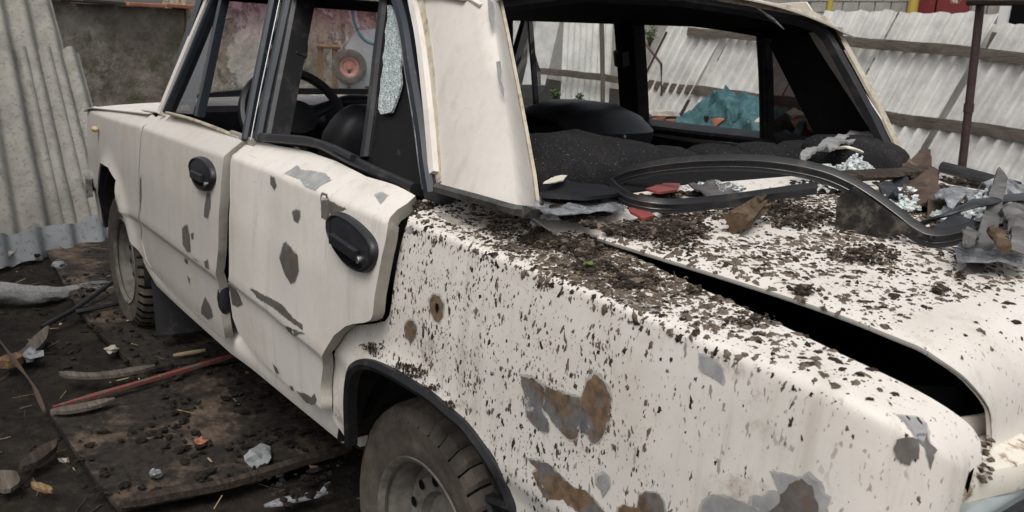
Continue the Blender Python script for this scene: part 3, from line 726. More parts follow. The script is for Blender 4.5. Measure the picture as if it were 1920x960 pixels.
# ---- rubber lip round the rear arch, wheel wells, mud flap
mb = MB()
pts = [S0.P(*ql[-1])]+[S0.P(*q) for q in qa]; pts = catmull(pts, 4); pts += [Vector((ARX+(ARR)*math.cos(t), .775, ARZ+ARR*math.sin(t))) for t in (R(140), R(152), R(165))]
mb.sweep(pts, [(-.006, -.016), (.014, -.016), (.014, .006), (.004, .011), (-.006, .006)], (0, 1, 0), ups=[(0, 1, 0)]*len(pts))
part(mb.build('arch_trim', M['rubber'], None))
def well(cx, cz, r, y0, y1, name):
    mb = MB(); n = 26
    arc = [(cx+r*math.cos(R(9+182*i/n)), cz+r*math.sin(R(9+182*i/n))) for i in range(n+1)]
    mb.add([(x, y0, z) for x, z in arc]+[(x, y1, z) for x, z in arc], [(i, i+1, n+2+i, n+1+i) for i in range(n)])
    mb.add([(x, y1, z) for x, z in arc], [tuple(range(n+1))])
    part(mb.build(name, M['well'], None, solid=.006))
M['well'] = mat('undersealed_steel', rough=.95, spec=.15, build=lambda t: (t.col(t.ramp(t.noise(9, 6, .7), [(.3, (.014, .013, .012)), (.7, (.05, .045, .04))])), t.bump(t.noise(50, 5), .5, .01)))
well(ARX, ARZ, .345, .772, .50, 'wheel_well'); well(FRX, FRZ, .35, .765, .46, 'wheel_well')
well(ARX, ARZ, .345, -.772, -.50, 'wheel_well'); well(FRX, FRZ, .35, -.765, -.46, 'wheel_well')
mb = MB(); mb.sweep([S0.P(*q)+Vector((0, -.012, 0)) for q in trace(S0, ff_arch[3:])]+[side(2.58, -.21)+Vector((0, -.012, 0)), side(2.67, -.34)+Vector((0, -.014, 0)), side(2.69, -.5)+Vector((0, -.02, 0))], [(-.005, -.02), (.012, -.02), (.012, .008), (-.005, .008)], (0, 1, 0))
part(mb.build('arch_trim', M['rubber'], None))
mb = MB()
def flap(i, j):
    p = lerp(Vector(ZP(345, 540, .20)), Vector(ZP(345, 540, .20)), 0)
    return Vector((2.03-.05*j-.02*math.sin(i*3), .74-.30*i, .36-.27*j))
mb.grid(flap, 6, 6); part(mb.build('mud_flap', M['rubber'], None, solid=.008))

# ================================================================== greenhouse, lid, roof
GN, GC = (0, 1, .36), 1.105
def GL(u, v, o=0): return PL(u, v, GN, GC+o)
def GR(u, v, o=0): return PL(u, v, (0, -1, .36), GC+o)
RN = (.33, 0, -.26); RC = .33*-.16-.26*1.03
def RW(u, v, o=0): return PL(u, v, RN, RC+o)
def loft(rows, n=1):
    """rows: list of polylines with equal counts"""
    mb = MB(); k = len(rows[0]); vs = [q for r_ in rows for q in r_]
    mb.add(vs, [(i*k+j, i*k+j+1, (i+1)*k+j+1, (i+1)*k+j) for i in range(len(rows)-1) for j in range(k-1)]); return mb
# left rear pillar: outer face, rounded fold, narrow return to the window flange
H = [-70, 0, 60, 120, 190, 260, 330, 380]
def row(tab, f, o=0): return [f(interp([(v, u) for u, v in tab], h), h+dv, o) for h, dv in [(h, 0) for h in H]]
tA = [(780, -70), (787, 0), (800, 80), (808, 138), (816, 237), (822, 344), (823, 380)]
tB = [(905, -70), (916, 0), (937, 131), (957, 280), (970, 390)]
tC = [(921, -70), (937, 0), (941, 13), (959, 105), (981, 219), (1004, 346), (1008, 380)]
rA = [GL(interp([(v, u) for u, v in tA], h), h+(-22 if h == 380 else 0)) for h in H]
rB = [GL(interp([(v, u) for u, v in tB], h), h+(12 if h == 380 else 0), -.018) for h in H]
rC = [RW(interp([(v, u) for u, v in tC], h), h+(6 if h == 380 else 0)) for h in H]
rows = [rA]
for t in (.2, .4, .6, .8): rows.append([lerp(a, b, t)+Vector((0, .010*math.sin(math.pi*t), 0)) for a, b in zip(rA, rB)])
rows += [rB]+[[lerp(b, c, t)+Vector((-.014, .010, 0))*math.sin(math.pi*min(1, t*1.08))**.8 for b, c in zip(rB, rC)] for t in (.12, .28, .46, .64, .80, .93)]
cp = loft([[r[i] for i in range(len(H))] for r in rows])
part(cp.build('rear_pillar', M['paint_dimmed'], None, solid=.003, sharp=65))
fl = MB(); fl.sweep([c+Vector((-.004, .004, 0)) for c in rC], [(-.008, -.003), (.010, -.003), (.010, .003), (-.008, .003)], (.3, .3, .2)); part(fl.build('window_flange', M['flange'], None))
# same pillar on the right
# (its rear edge turns in sharply, so only the flange shows from the left)
rows = [rA]+[[lerp(a, c, t)+Vector((.05*math.sin(math.pi*t**1.5), .03*math.sin(math.pi*t), 0)) for a, c in zip(rA, rC)] for t in (.2, .4, .6, .8, .92, 1)]
mR = MB(); k = len(H); mR.add([Vector((q.x, -q.y, q.z)) for r in rows for q in r], [(i*k+j, (i+1)*k+j, (i+1)*k+j+1, i*k+j+1) for i in range(len(rows)-1) for j in range(k-1)])
part(mR.build('rear_pillar', M['paint'], None, solid=.003, sharp=30))
# right window flange, as it shows against the dark inside
fr = [(1400, 2), (1462, 14), (1517, 24), (1550, 38), (1572, 60), (1590, 92), (1622, 150), (1655, 212), (1695, 297), (1712, 330)]
fp = [RW(u, v) for u, v in fr]
f2 = MB(); f2.sweep([Vector((.110, .56, 1.372)), Vector((.135, .30, 1.410)), Vector((.142, 0, 1.420))]+fp, [(-.016, -.003), (.010, -.003), (.010, .004), (-.016, .004)], (.33, 0, -.26)); part(f2.build('window_flange', M['flange'], None))
f3 = MB(); f3.sweep([q+Vector((.012, 0, -.004)) for q in ([Vector((.10, .54, 1.352)), Vector((.125, .30, 1.390)), Vector((.130, 0, 1.402))]+[RW(u-13, v+9) for u, v in fr])], [(-.016, -.012), (.014, -.012), (.014, .008), (-.016, .008)], (.33, 0, -.26)); part(f3.build('window_seal_remnant', M['rubber'], None))
# roof skin, rolling down to the rear window and the gutters
mb = MB()
def roof(i, j):
    y = lerp(-.615, .615, j); e = abs(y)/.615
    z = 1.375+.062*(1-e**2.6); x = lerp(.075, 1.70, i)
    if i < .10: z -= (.020+.012*e**3)*((.10-i)/.10)**2
    x += .055*(1-e*e)*(1-i)-.02
    return Vector((x, y, z))
mb.grid(roof, 26, 33); part(mb.build('roof', M['paint'], None, solid=.004))
mb = MB(); mb.grid(lambda i, j: roof(.045+i*.92, .03+j*.94)-Vector((0, 0, .03)), 12, 13); part(mb.build('headlining', M['trim'], None))
for s in (1, -1):
    mb = MB(); mb.sweep([(1.66, .618*s, 1.366), (1.30, .62*s, 1.37), (.7, .622*s, 1.372), (.2, .618*s, 1.366), (.10, .612*s, 1.355)], [(-.012, -.006), (.012, -.006), (.012, .012), (-.012, .012)], (0, 0, 1)); part(mb.build('roof_gutter', M['flange'], None))
# gutter strip running down the front of the left pillar
mb = MB(); gp = [GL(u, v, .010) for u, v in ((762, -60), (772, 0), (786, 71), (798, 170), (806, 250), (812, 325))]
mb.sweep(catmull(gp, 4), [(-.010, -.006), (.010, -.006), (.007, .005), (-.007, .005)], (0, 1, .36)); part(mb.build('door_gutter', M['paint'], None))
mb = MB(); mb.sweep(catmull([GL(u, v, .004) for u, v in ((776, -60), (786, 0), (803, 110), (812, 237), (818, 345))], 4), [(-.012, -.012), (.008, -.012), (.008, .0), (-.012, .0)], (0, 1, .36)); part(mb.build('pillar_edge', M['flange'], None))
# moulding at the foot of the pillar
mb = MB(); mp = [(818, 352), (850, 361), (905, 376), (960, 392), (985, 396), (1005, 390), (1012, 380)]
mpp = [GL(u, v, .012) for u, v in mp[:5]]+[RW(1004, 392, 0)+Vector((-.015, .01, 0)), RW(1012, 384)]
mb.sweep(catmull(mpp, 4), [(-.008, -.010), (.008, -.010), (.008, .004), (0, .008), (-.008, .004)], (0, 1, .36)); part(mb.build('pillar_moulding', M['moulding'], None))

# ---- left door window frames
def bar(name, pts, w, d, m, o=.0, fn=GL, up=(0, 1, .36), smooth=4):
    q = [fn(u, v, o) for u, v in pts]
    if len(q) > 2: q = catmull(q, smooth)
    mb = MB(); mb.sweep(q, [(-w/2, -d), (w/2, -d), (w/2*.9, 0), (w/2*.4, d*.18), (-w/2*.4, d*.18), (-w/2*.9, 0)], up)
    return part(mb.build(name, m, None, sharp=25))
bar('windscreen_pillar', [(297, 212), (340, 108), (392, -15), (410, -60)], .022, .03, M['paint'], .0)
bar('vent_window_frame', [(308, 210), (352, 108), (402, -15), (420, -60)], .030, .03, M['frame'], .004)
bar('vent_window_post', [(367, 216), (384, 140), (408, 25), (418, -20), (426, -60)], .020, .024, M['frame'], .004)
bar('front_window_frame', [(459, 262), (474, 180), (492, 90), (512, -10), (522, -60)], .032, .04, M['frame'], .012)
bar('rear_window_frame', [(484, 262), (500, 180), (520, 90), (541, -10), (552, -60)], .040, .05, M['frame'], .006)
bar('frame_seal', [(503, 258), (518, 180), (536, 90), (555, -10), (566, -60)], .026, .05, M['rubber'], -.004)
bar('frame_chrome', [(470, 262), (486, 180), (505, 90), (526, -10)], .005, .006, M['chrome'], .012)
bar('rear_window_frame', [(806, 366), (797, 310), (788, 237), (768, 119), (757, 50), (743, 0), (725, -50)], .030, .05, M['frame'], .012)
bar('frame_chrome', [(793, 355), (785, 300), (775, 225), (761, 140), (749, 60), (738, 5)], .005, .01, M['chrome'], .012)
bar('quarter_window_bar', [(682, 296), (695, 200), (706, 100), (716, 20), (724, -50)], .036, .03, M['rubber'], -.006)
bar('window_head_rail', [(420, -45), (520, -45), (640, -45), (730, -40)], .04, .04, M['frame'], .0)
bar('window_sill_seal', [(486, 256), (530, 259), (571, 263), (598, 270), (612, 276), (650, 296), (700, 320), (774, 353)], .022, .03, M['rubber'], .010)
bar('window_sill_strip', [(623, 276), (658, 294)], .012, .012, M['plastic'], .026)
bar('window_sill_seal', [(312, 211), (345, 219), (372, 228), (410, 243), (449, 259)], .010, .02, M['flange'], .004)
def plate(name, px, fn, o, m, solid=.004):
    mb = MB(); q = [fn(u, v, o) for u, v in px]; mb.add(q, [tuple(range(len(q)))]); return part(mb.build(name, m, None, smooth=False, solid=0 if 'glass' in m.name and m is not M['crackle'] else solid))
plate('quarter_glass', [(688, 300), (793, 352), (776, 225), (752, 60), (735, -20), (722, -20)], GL, -.012, M['film'] if 'film' in M else M['black'])
cr = crop([(630, 30), (645, 28), (660, 50), (672, 90), (688, 130), (684, 165), (697, 220), (700, 280), (690, 330), (697, 400), (680, 460), (665, 500), (650, 535), (625, 540), (600, 545), (588, 520), (590, 480), (597, 430), (600, 380), (612, 310), (608, 270), (615, 250), (622, 200), (620, 150), (632, 90)], 480, 0, 2.526)
plate('crazed_glass', cr, GL, -.006, M['crackle'], .005)
bar('seat_belt_guide', [(551, 104), (553, 78)], .03, .03, M['plastic'], -.03)
for ch in ([(930, 116), (938, 114), (941, 135), (939, 150), (946, 168), (944, 181), (939, 172), (934, 150), (932, 132)], [(914, -4), (924, 4), (928, 22), (927, 40), (922, 54), (917, 38), (915, 16)]):
    mb = MB(); mb.add([GL(u, v, -.006) for u, v in ch], [tuple(range(len(ch)))]); part(mb.build('paint_chip', M['primer'], None, smooth=False))
plate('vent_glass', [(312, 210), (362, 214), (404, 24), (400, 0), (396, 0)], GL, -.01, M['darkglass'], .003)
# soil lying on the quarter window ledge is built with the rest of the soil

# ---- trunk lid: flat deck, rolled rear edge, short rear face. It has sprung open on the left
LX0, LXR, LRR = -.300, -.832, .085
def lid(a, y):                             # a: way back from the front edge
    e = abs(y)/.64
    z = 1.000+.012*(1-min(1, e)**2)+.006*(y/.6)
    x = LX0-a
    L1_ = LX0-LXR
    z -= .018*max(0, min(a, L1_)/L1_)**2
    lx = LRR
    if a > L1_:
        th = min((a-L1_)/lx, R(84)); rest = (a-L1_)-lx*R(84)
        x = LXR-lx*math.sin(th); z -= lx*(1-math.cos(th))
        if rest > 0: x -= rest*math.cos(R(84)); z -= rest*math.sin(R(84))
        x += .012*(e**4)*sst(0, .1, a-L1_)
    # rounded shoulder along both long edges
    d = .64-abs(y)
    if d < .05: z -= .010*((.05-d)/.05)**2
    return Vector((x, y, z))
SL = Surf(lid)
def tlid(pts):
    out = []
    for u, v in pts:
        q = ZP(u, v, .985); g = (max(0, min(.62, LX0-q.x)), min(.66, q.y))
        if u > 1750 and v > 660: g = (.55+.05*(v-671)/60, .60)
        out.append(SL.solve((u, v), g))
    return out
ledge = tlid([(1119, 446), (1217, 476), (1362, 520), (1479, 557), (1596, 598), (1683, 633), (1759, 671), (1811, 709), (1846, 750), (1858, 779), (1861, 843)])
ledge = [(q.x, q.y) for q in catmull([(a, b, 0) for a, b in ledge], 5)]
y_end = ledge[-1][1]; a_end = ledge[-1][0]
lrear = []
l_poly = ledge+lrear+[(a_end+.008, .3), (a_end+.01, -.3), (a_end, -.56), (a_end-.12, -.62), (.1, -.63), (0, -.62), (-.005, -.3), (-.012, 0), (-.005, .3)]
trunk_lid = part(sheet('trunk_lid', SL, l_poly, M['paint_muddy'], None, .024, solid=.006))
# inner lip of the lid's turned edge
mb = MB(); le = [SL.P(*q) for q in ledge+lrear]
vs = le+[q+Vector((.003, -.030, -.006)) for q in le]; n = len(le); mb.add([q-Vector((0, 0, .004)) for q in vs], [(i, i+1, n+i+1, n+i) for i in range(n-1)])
mb.build('lid_hem', M['black'], trunk_lid)  # lip coloured black so the lid gap reads as deep shade
# trunk box: keeps the gap dark
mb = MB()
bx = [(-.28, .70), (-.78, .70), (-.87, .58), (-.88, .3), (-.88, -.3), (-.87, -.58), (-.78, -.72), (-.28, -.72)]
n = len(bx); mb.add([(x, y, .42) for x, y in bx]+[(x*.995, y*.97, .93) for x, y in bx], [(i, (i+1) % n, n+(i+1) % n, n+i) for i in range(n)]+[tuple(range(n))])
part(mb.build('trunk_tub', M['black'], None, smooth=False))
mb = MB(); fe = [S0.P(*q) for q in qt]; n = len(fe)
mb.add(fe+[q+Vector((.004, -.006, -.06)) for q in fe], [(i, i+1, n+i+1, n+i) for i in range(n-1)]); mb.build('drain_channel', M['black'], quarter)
# rear deck panel between window and lid, and parcel shelf
mb = MB(); mb.grid(lambda i, j: Vector((lerp(-.165, -.34, i)+.02*(abs(lerp(-.66, .66, j))/.66)**2, lerp(-.66, .66, j), lerp(1.022, .984, i)-.015*(abs(lerp(-1, 1, j)))**3)), 8, 20)
part(mb.build('rear_deck', M['paint_muddy'], None, solid=.004))
mb = MB(); mb.grid(lambda i, j: Vector((lerp(.10, -.17, i), lerp(-.66, .66, j), 1.018)), 3, 8); part(mb.build('parcel_shelf', M['trim'], None, solid=.006))
# rear panel, bumper
mb = MB()
def rp(i, j):
    y = lerp(-.62, .62, j); z = lerp(.90, .42, i); return Vector((-.915+.05*(abs(y)/.62)**4-.012*math.sin(i*3.1), y, z))
mb.grid(rp, 8, 16); part(mb.build('rear_panel', M['paint'], None, solid=.004))
mb = MB()
def valance(i, j):
    y = lerp(-.71, .71, j); x0 = .06*(abs(y)/.71)**5
    pr = [(-.915, .874), (-.948, .868), (-.962, .864), (-.966, .855), (-.964, .838), (-.935, .834)]
    x, z = pr[int(round(i*5))]; return Vector((x+x0*1.2, y, z))
mb.grid(valance, 6, 20); part(mb.build('rear_valance', M['valance'] if 'valance' in M else M['paint'], None, solid=.004, sharp=30))
mb = MB()
bp = [(-.55, .80, .60), (-.80, .80, .60), (-.95, .755, .60), (-1.01, .66, .60), (-1.03, .3, .60), (-1.035, 0, .60), (-1.03, -.3, .60), (-1.01, -.66, .60), (-.95, -.755, .60), (-.80, -.80, .60), (-.55, -.80, .60)]
mb.sweep(catmull(bp, 5), [(-.008, -.05), (.012, -.05), (.022, -.03), (.022, .03), (.012, .05), (-.008, .05)], (0, 0, 1)); part(mb.build('rear_bumper', M['chrome'], None))
for yy in (.50, -.50):
    mb = MB(); mb.box((-.930, yy, .74), (.03, .36, .19)); part(mb.build('lamp_plate', M['galv'], None, bevel=.01))
    mb = MB(); mb.tube([(-.935, yy+.19*(1 if yy > 0 else -1), .806), (-.955, yy, .812), (-.955, yy-.19*(1 if yy > 0 else -1), .815)], .008, 8); part(mb.build('lamp_plate_trim', M['rubber'], None))

# ---- right side body (seen only in slivers): mirrored sheet with its arches
SM = Surf(lambda a, b: (lambda p: Vector((p.x, -p.y, p.z)))(side(a, b)))
def archpts(cx, cz, r): return [(cx+r*math.cos(R(t)), cz+r*math.sin(R(t))-zc(cx)) for t in range(170, 5, -11)]
rp_ = [(-.97, -.08), (-.97, -.45), (-.83, -.52), (-.36, -.56)]+archpts(ARX, ARZ, ARR)+[(.32, -.57), (2.0, -.54)]+archpts(FRX, FRZ, FRR)+[(2.72, -.5), (2.98, -.5), (3.03, -.05), (2.98, .03), (1.8, .05), (.05, .055), (-.05, .07), (-.27, .17), (-.8, .1)]
part(sheet('right_body_side', SM, rp_, M['paint'], None, .04, solid=.004, rows=[-.03, -.012, .012, .03]))
# ---- bonnet, nose, bulkhead, floor
mb = MB(); mb.grid(lambda i, j: Vector((lerp(1.90, 3.02, i)+.10*(1-(lerp(-1, 1, j))**2)*(1-i), lerp(-.755, .755, j), lerp(.955, .868, i)+.028*(1-abs(lerp(-1, 1, j))**3)-.02*max(0, i-.9)/.1)), 14, 15)
part(mb.build('bonnet', M['paint'], None, solid=.004))
mb = MB(); mb.grid(lambda i, j: Vector((3.03-.05*i, lerp(-.74, .74, j), lerp(.86, .45, i))), 5, 9); part(mb.build('nose_panel', M['paint'], None, solid=.004))
mb = MB(); mb.sweep(catmull([(2.85, .79, .52), (3.02, .74, .52), (3.10, .5, .52), (3.11, 0, .52), (3.10, -.5, .52), (3.02, -.74, .52), (2.85, -.79, .52)], 4), [(-.008, -.045), (.018, -.04), (.018, .04), (-.008, .045)], (0, 0, 1)); part(mb.build('front_bumper', M['chrome'], None))
mb = MB(); mb.box((1.0, 0, .36), (3.9, .96, .04)); mb.box((1.17, 0, .375), (1.55, 1.36, .04)); part(mb.build('floor_pan', M['well'], None, smooth=False))
mb = MB(); mb.box((1.98, 0, .66), (.03, 1.4, .56)); part(mb.build('bulkhead', M['well'], None, smooth=False))
mb = MB(); mb.box((-.26, 0, .68), (.03, 1.0, .60)); part(mb.build('trunk_partition', M['well'], None, smooth=False))
# cowl under the windscreen
mb = MB(); mb.grid(lambda i, j: Vector((lerp(1.74, 2.02, i)+.16*(1-lerp(-1, 1, j)**2), lerp(-.74, .74, j), lerp(.975, .955, i))), 3, 12); part(mb.build('cowl', M['paint'], None, solid=.004))
# ---- windscreen with a violet sun band
def ws(i, j):
    w = lerp(-1, 1, j); x = lerp(1.75, 1.64, i)+lerp(.15, .08, i)*(1-w*w); return Vector((x, w*lerp(.715, .605, i), lerp(1.0+.035*(1-w**4), 1.372, i)))
mb = MB(); mb.grid(ws, 16, 20); part(mb.build('windscreen', M['windscreen'], None))
mb = MB(); mb.sweep([ws(.01, j/16) for j in range(17)], [(-.016, -.012), (.016, -.012), (.016, .012), (-.016, .012)], (0, 0, 1)); part(mb.build('windscreen_seal', M['rubber'], None))
mb = MB(); mb.sweep([ws(1, j/16) for j in range(17)], [(-.02, -.02), (.02, -.02), (.02, .02), (-.02, .02)], (0, 0, 1)); part(mb.build('windscreen_header', M['trim'], None))
for w in (0, 1):
    mb = MB(); mb.sweep([ws(i/6, w) for i in range(7)], [(-.03, -.02), (.025, -.02), (.025, .02), (-.03, .02)], (0, 1 if w else -1, .3)); part(mb.build('pillar_trim', M['frame'], None))
mb = MB(); a0 = ws(.02, .42)+Vector((.03, 0, .012)); b0 = ws(.10, .10)+Vector((.03, 0, .02))
mb.tube([a0, lerp(a0, b0, .5)+Vector((.01, 0, .012)), b0], .006, 6); mb.tube([lerp(a0, b0, .35)+Vector((.0, .05, .0)), b0+Vector((0, -.12, .0))], .008, 6); part(mb.build('wiper', M['rubber'], None))

# ================================================================== inside
def cushion(name, c, sz, m, rot=(0, 0, 0), pw=.55, dent=0, sub=3):
    vs, fs = ICO[sub]; rt = Matrix.Rotation(rot[2], 3, 'Z') @ Matrix.Rotation(rot[1], 3, 'Y') @ Matrix.Rotation(rot[0], 3, 'X'); mb = MB(); out = []
    for q in vs:
        p = Vector([math.copysign(abs(t)**pw, t) for t in q])
        p = Vector((p.x*sz[0]/2, p.y*sz[1]/2, p.z*sz[2]/2))
        if dent: p += q*dent*noise.noise(p*9+Vector(c))
        out.append(Vector(c)+rt @ p)
    mb.add(out, fs); return part(mb.build(name, m, None, sharp=80))
mb = MB()
def dash(i, j):
    w = lerp(-1, 1, j); pr = [(.12, 1.022), (.0, 1.020), (-.10, 1.008), (-.125, .990), (-.13, .90), (-.09, .80), (-.02, .62)]
    x, z = pr[int(round(i*6))]; return Vector((1.70+x+.07*(1-w*w), w*.69, z))
mb.grid(lambda i, j: dash(i*2/6, j), 3, 14, 0); mb.grid(lambda i, j: dash(.3333+i*4/6, j), 5, 14, 1)
part(mb.build('dashboard', [M['dashtop'] if 'dashtop' in M else M['jamb'], M['plastic']], None, sharp=30))
cushion('instrument_hood', (1.62, .37, .955), (.16, .32, .09), M['plastic'], pw=.6)
mb = MB(); hub = YP(560, 222, .37); ax = Vector((-.86, 0, .5)).normalized(); e1 = Vector((0, 1, 0)); e2 = e1.cross(ax)
SWR = .178
hc = hub+Vector((.03, 0, -.005))
mb.add(*(lambda P: P)((lambda n, k: ([hc+(e1*math.cos(2*math.pi*i/n)+e2*math.sin(2*math.pi*i/n))*(SWR+.017*math.cos(2*math.pi*j/k))+ax*.017*math.sin(2*math.pi*j/k) for i in range(n) for j in range(k)], [(i*k+j, ((i+1) % n)*k+j, ((i+1) % n)*k+(j+1) % k, i*k+(j+1) % k) for i in range(n) for j in range(k)]))(40, 8)))
for a in (20, 160, 270):
    d = e1*math.cos(R(a))+e2*math.sin(R(a)); mb.tube([hc, hc+d*.1-ax*.01, hc+d*SWR], [.034, .024, .016], 8, flat=.5, up=ax)
part(mb.build('steering_wheel', M['plastic'], None))
mb = MB(); mb.add([hc+ax*.02+(e1*math.cos(t)*.075+e2*math.sin(t)*.062) for t in [2*math.pi*i/20 for i in range(20)]]+[hc-ax*.03+(e1*math.cos(t)*.085+e2*math.sin(t)*.072) for t in [2*math.pi*i/20 for i in range(20)]], [tuple(range(20))]+[(i, 20+i, 20+(i+1) % 20, (i+1) % 20) for i in range(20)])
part(mb.build('steering_hub', M['leather'], None, sharp=60)); mb = MB(); mb.tube([hc-ax*.02, hc-ax*.30], .03, 10); part(mb.build('steering_column', M['plastic'], None))
# driver's and passenger's seats
cushion('driver_seat_back', (1.02, .32, .80), (.15, .36, .56), M['leather'], (0, R(-14), 0), .5, .01)
cushion('driver_seat_base', (1.28, .36, .56), (.52, .52, .18), M['leather'], (0, R(-6), 0), .5, .01)
oval_ = cushion('dash_vent', XP(668, 190, 1.66), (.05, .16, .05), M['plastic'], (0, R(30), 0), .8)
cushion('passenger_seat_base', (1.15, -.36, .58), (.52, .52, .18), M['leather'], (0, R(-6), 0), .5, .01)
mb = MB()                                    # the passenger's seat back has lost its cover: a bare moulded shell
pc = YP(1082, 232, -.37)
def shell(i, j):
    th = lerp(-1, 1, j); u = i
    wy = .185*th; prf = [(.16, -.02), (.13, .045), (.05, .075), (-.06, .078), (-.14, .055), (-.19, .0), (-.185, -.05)]
    f = u*6; k_ = min(5, int(f)); t = f-k_; x = lerp(prf[k_][0], prf[k_+1][0], t); z = lerp(prf[k_][1], prf[k_+1][1], t)
    return Vector((pc.x+x*1.15*(1-.25*abs(th)**3), pc.y+wy, pc.z+z*(1-.55*abs(th)**3)-.01))
mb.grid(shell, 19, 15); part(mb.build('passenger_seat_shell', M['leather'], None, solid=.012))
mb = MB(); mb.box((pc.x-.03, pc.y, pc.z-.055), (.30, .34, .015)); mb.box((pc.x-.12, pc.y+.02, pc.z-.03), (.05, .12, .05)); part(mb.build('seat_shell_tray', M['plastic'], None, bevel=.004))
mb = MB(); mb.tube([YP(1153, 238, -.37), YP(1154, 262, -.37)], .004, 6); mb.tube([YP(1062, 262, -.35), YP(1172, 256, -.37)], .006, 6); part(mb.build('seat_adjuster_rod', M['chrome'], None))
# rear bench
for sy in (-.50, -.32, -.14, .04):           # channelled back rest
    cushion('rear_seat_back', (.10, sy, .90), (.16, .20, .32), M['fabric'], (0, R(-12), 0), .5, .008)
cushion('rear_seat_bolster', (.045, .30, .985), (.26, .52, .22), M['fabric'], (R(5), R(-8), R(4)), .62, .02)
cushion('rear_seat_corner', (-.06, -.52, 1.035), (.24, .26, .11), M['fabric'], (0, 0, R(-12)), .7, .02)
cushion('rear_seat_base', (.45, 0, .58), (.52, 1.30, .2), M['fabric'], (0, 0, 0), .4, .01)
# right doors from inside: pillar, window frames, sill, mirror
def barR(name, pts, w, d, m, o=-.0): return bar(name, pts, w, d, m, o, GR, (0, 1, -.36))
barR('centre_pillar', [(1183, 270), (1176, 150), (1168, 40), (1164, 0)], .105, .05, M['trim'], -.03)
barR('window_head_rail', [(940, 20), (1100, 26), (1300, 36), (1460, 60)], .055, .04, M['trim'], -.02)
barR('door_window_sill', [(1180, 236), (1300, 252), (1440, 268), (1560, 285)], .03, .05, M['rubber'], -.02)
barR('door_window_sill', [(960, 212), (1060, 217), (1180, 232)], .03, .05, M['rubber'], -.02)
barR('vent_window_post', [(1003, 212), (997, 130), (989, 36)], .016, .02, M['frame'], -.01)
barR('quarter_window_bar', [(1432, 270), (1430, 150), (1424, 50)], .035, .03, M['rubber'], -.01)
bar('seat_belt_anchor', [(1160, 125), (1158, 98)], .05, .03, M['plastic'], -.075, GR, (0, 1, -.36))
plate('quarter_glass', [(1438, 266), (1432, 60), (1470, 70), (1560, 280)], GR, -.012, M['darkglass'], .003)
plate('front_side_glass', [(1000, 210), (1158, 222), (1150, 36), (992, 36)], GR, -.012, M['glass'], .003)
plate('vent_glass', [(1000, 210), (940, 208), (985, 36), (990, 36)], GR, -.012, M['glass'], .003)
mb = MB(); ip = [GR(u, v, -.035) for u, v in ((1446, 82), (1470, 40), (1560, 48), (1590, 92), (1700, 300), (1712, 345), (1560, 300), (1537, 262))]
mb.add(ip, [tuple(range(8))]); part(mb.build('pillar_inner_trim', M['trim'], None, smooth=False, solid=.01))
mb = MB(); ip = [Vector((q.x, -q.y-.03 if False else q.y, q.z)) for q in [GL(u, v, -.09) for u, v in ((800, 0), (915, 0), (965, 350), (830, 345))]]
mb.add(ip, [(0, 1, 2, 3)]); part(mb.build('pillar_inner_trim', M['trim'], None, smooth=False, solid=.006))
mb = MB(); mb.box((.9, -.70, .70), (2.0, .03, .56)); part(mb.build('right_door_card', M['trim'], None, smooth=False))
barR('windscreen_pillar', [(930, 212), (985, 25)], .03, .04, M['trim'], .0)
# right door mirror
mp0 = YP(995, 183, -.86)
mb = MB(); mb.box(mp0, (.05, .17, .115)); mir = part(mb.build('door_mirror', M['plastic'], None, bevel=.012))
mb = MB(); mb.box(mp0+Vector((-.027, 0, 0)), (.004, .15, .095)); mb.build('mirror_glass', mat('mirror_silver', (.75, .8, .8), .05, metal=1), mir)
mb = MB(); mb.tube([mp0+Vector((0, .06, -.02)), Vector((mp0.x-.02, -.75, 1.0))], .009, 8); mb.build('mirror_stem', M['chrome'], mir)
mb = MB(); mb.tube([RW(1415, 12), RW(1448, 35), RW(1470, 55)], [.003, .004, .001], 5); part(mb.build('header_splinter', M['foil'], None))

# ================================================================== ground
def gz(x, y):
    p = Vector((x, y, 0))
    h = .030*noise.noise(p*1.3)+.018*noise.noise(p*4.1)+.010*noise.noise(p*11)+.006*noise.noise(p*27)
    return h-.012
xs = [-40, -20, -10, -5, -3, -2, -1.2]+[-1.0+.022*i for i in range(250)]+[4.55, 4.7, 5, 5.5, 6, 7, 8, 10, 14, 20, 40, 80]
ys = [-80, -40, -24, -16, -13, -11, -10, -9.4, -9, -8.6, -8.2, -7.5, -6.5, -5.5, -4.5, -3.5, -2.5, -1.8, -1.2]+[-.8+.022*i for i in range(125)]+[2.05, 2.4, 3, 4, 6, 10, 20, 50]
mb = MB(); nx, ny = len(xs), len(ys)
mb.add([(x, y, gz(x, y)) for x in xs for y in ys], [(i*ny+j, (i+1)*ny+j, (i+1)*ny+j+1, i*ny+j+1) for i in range(nx-1) for j in range(ny-1)])
tag(mb.build('ground', M['soil'], None, sharp=89), 'dark churned soil ground strewn with splinters', kind='structure')

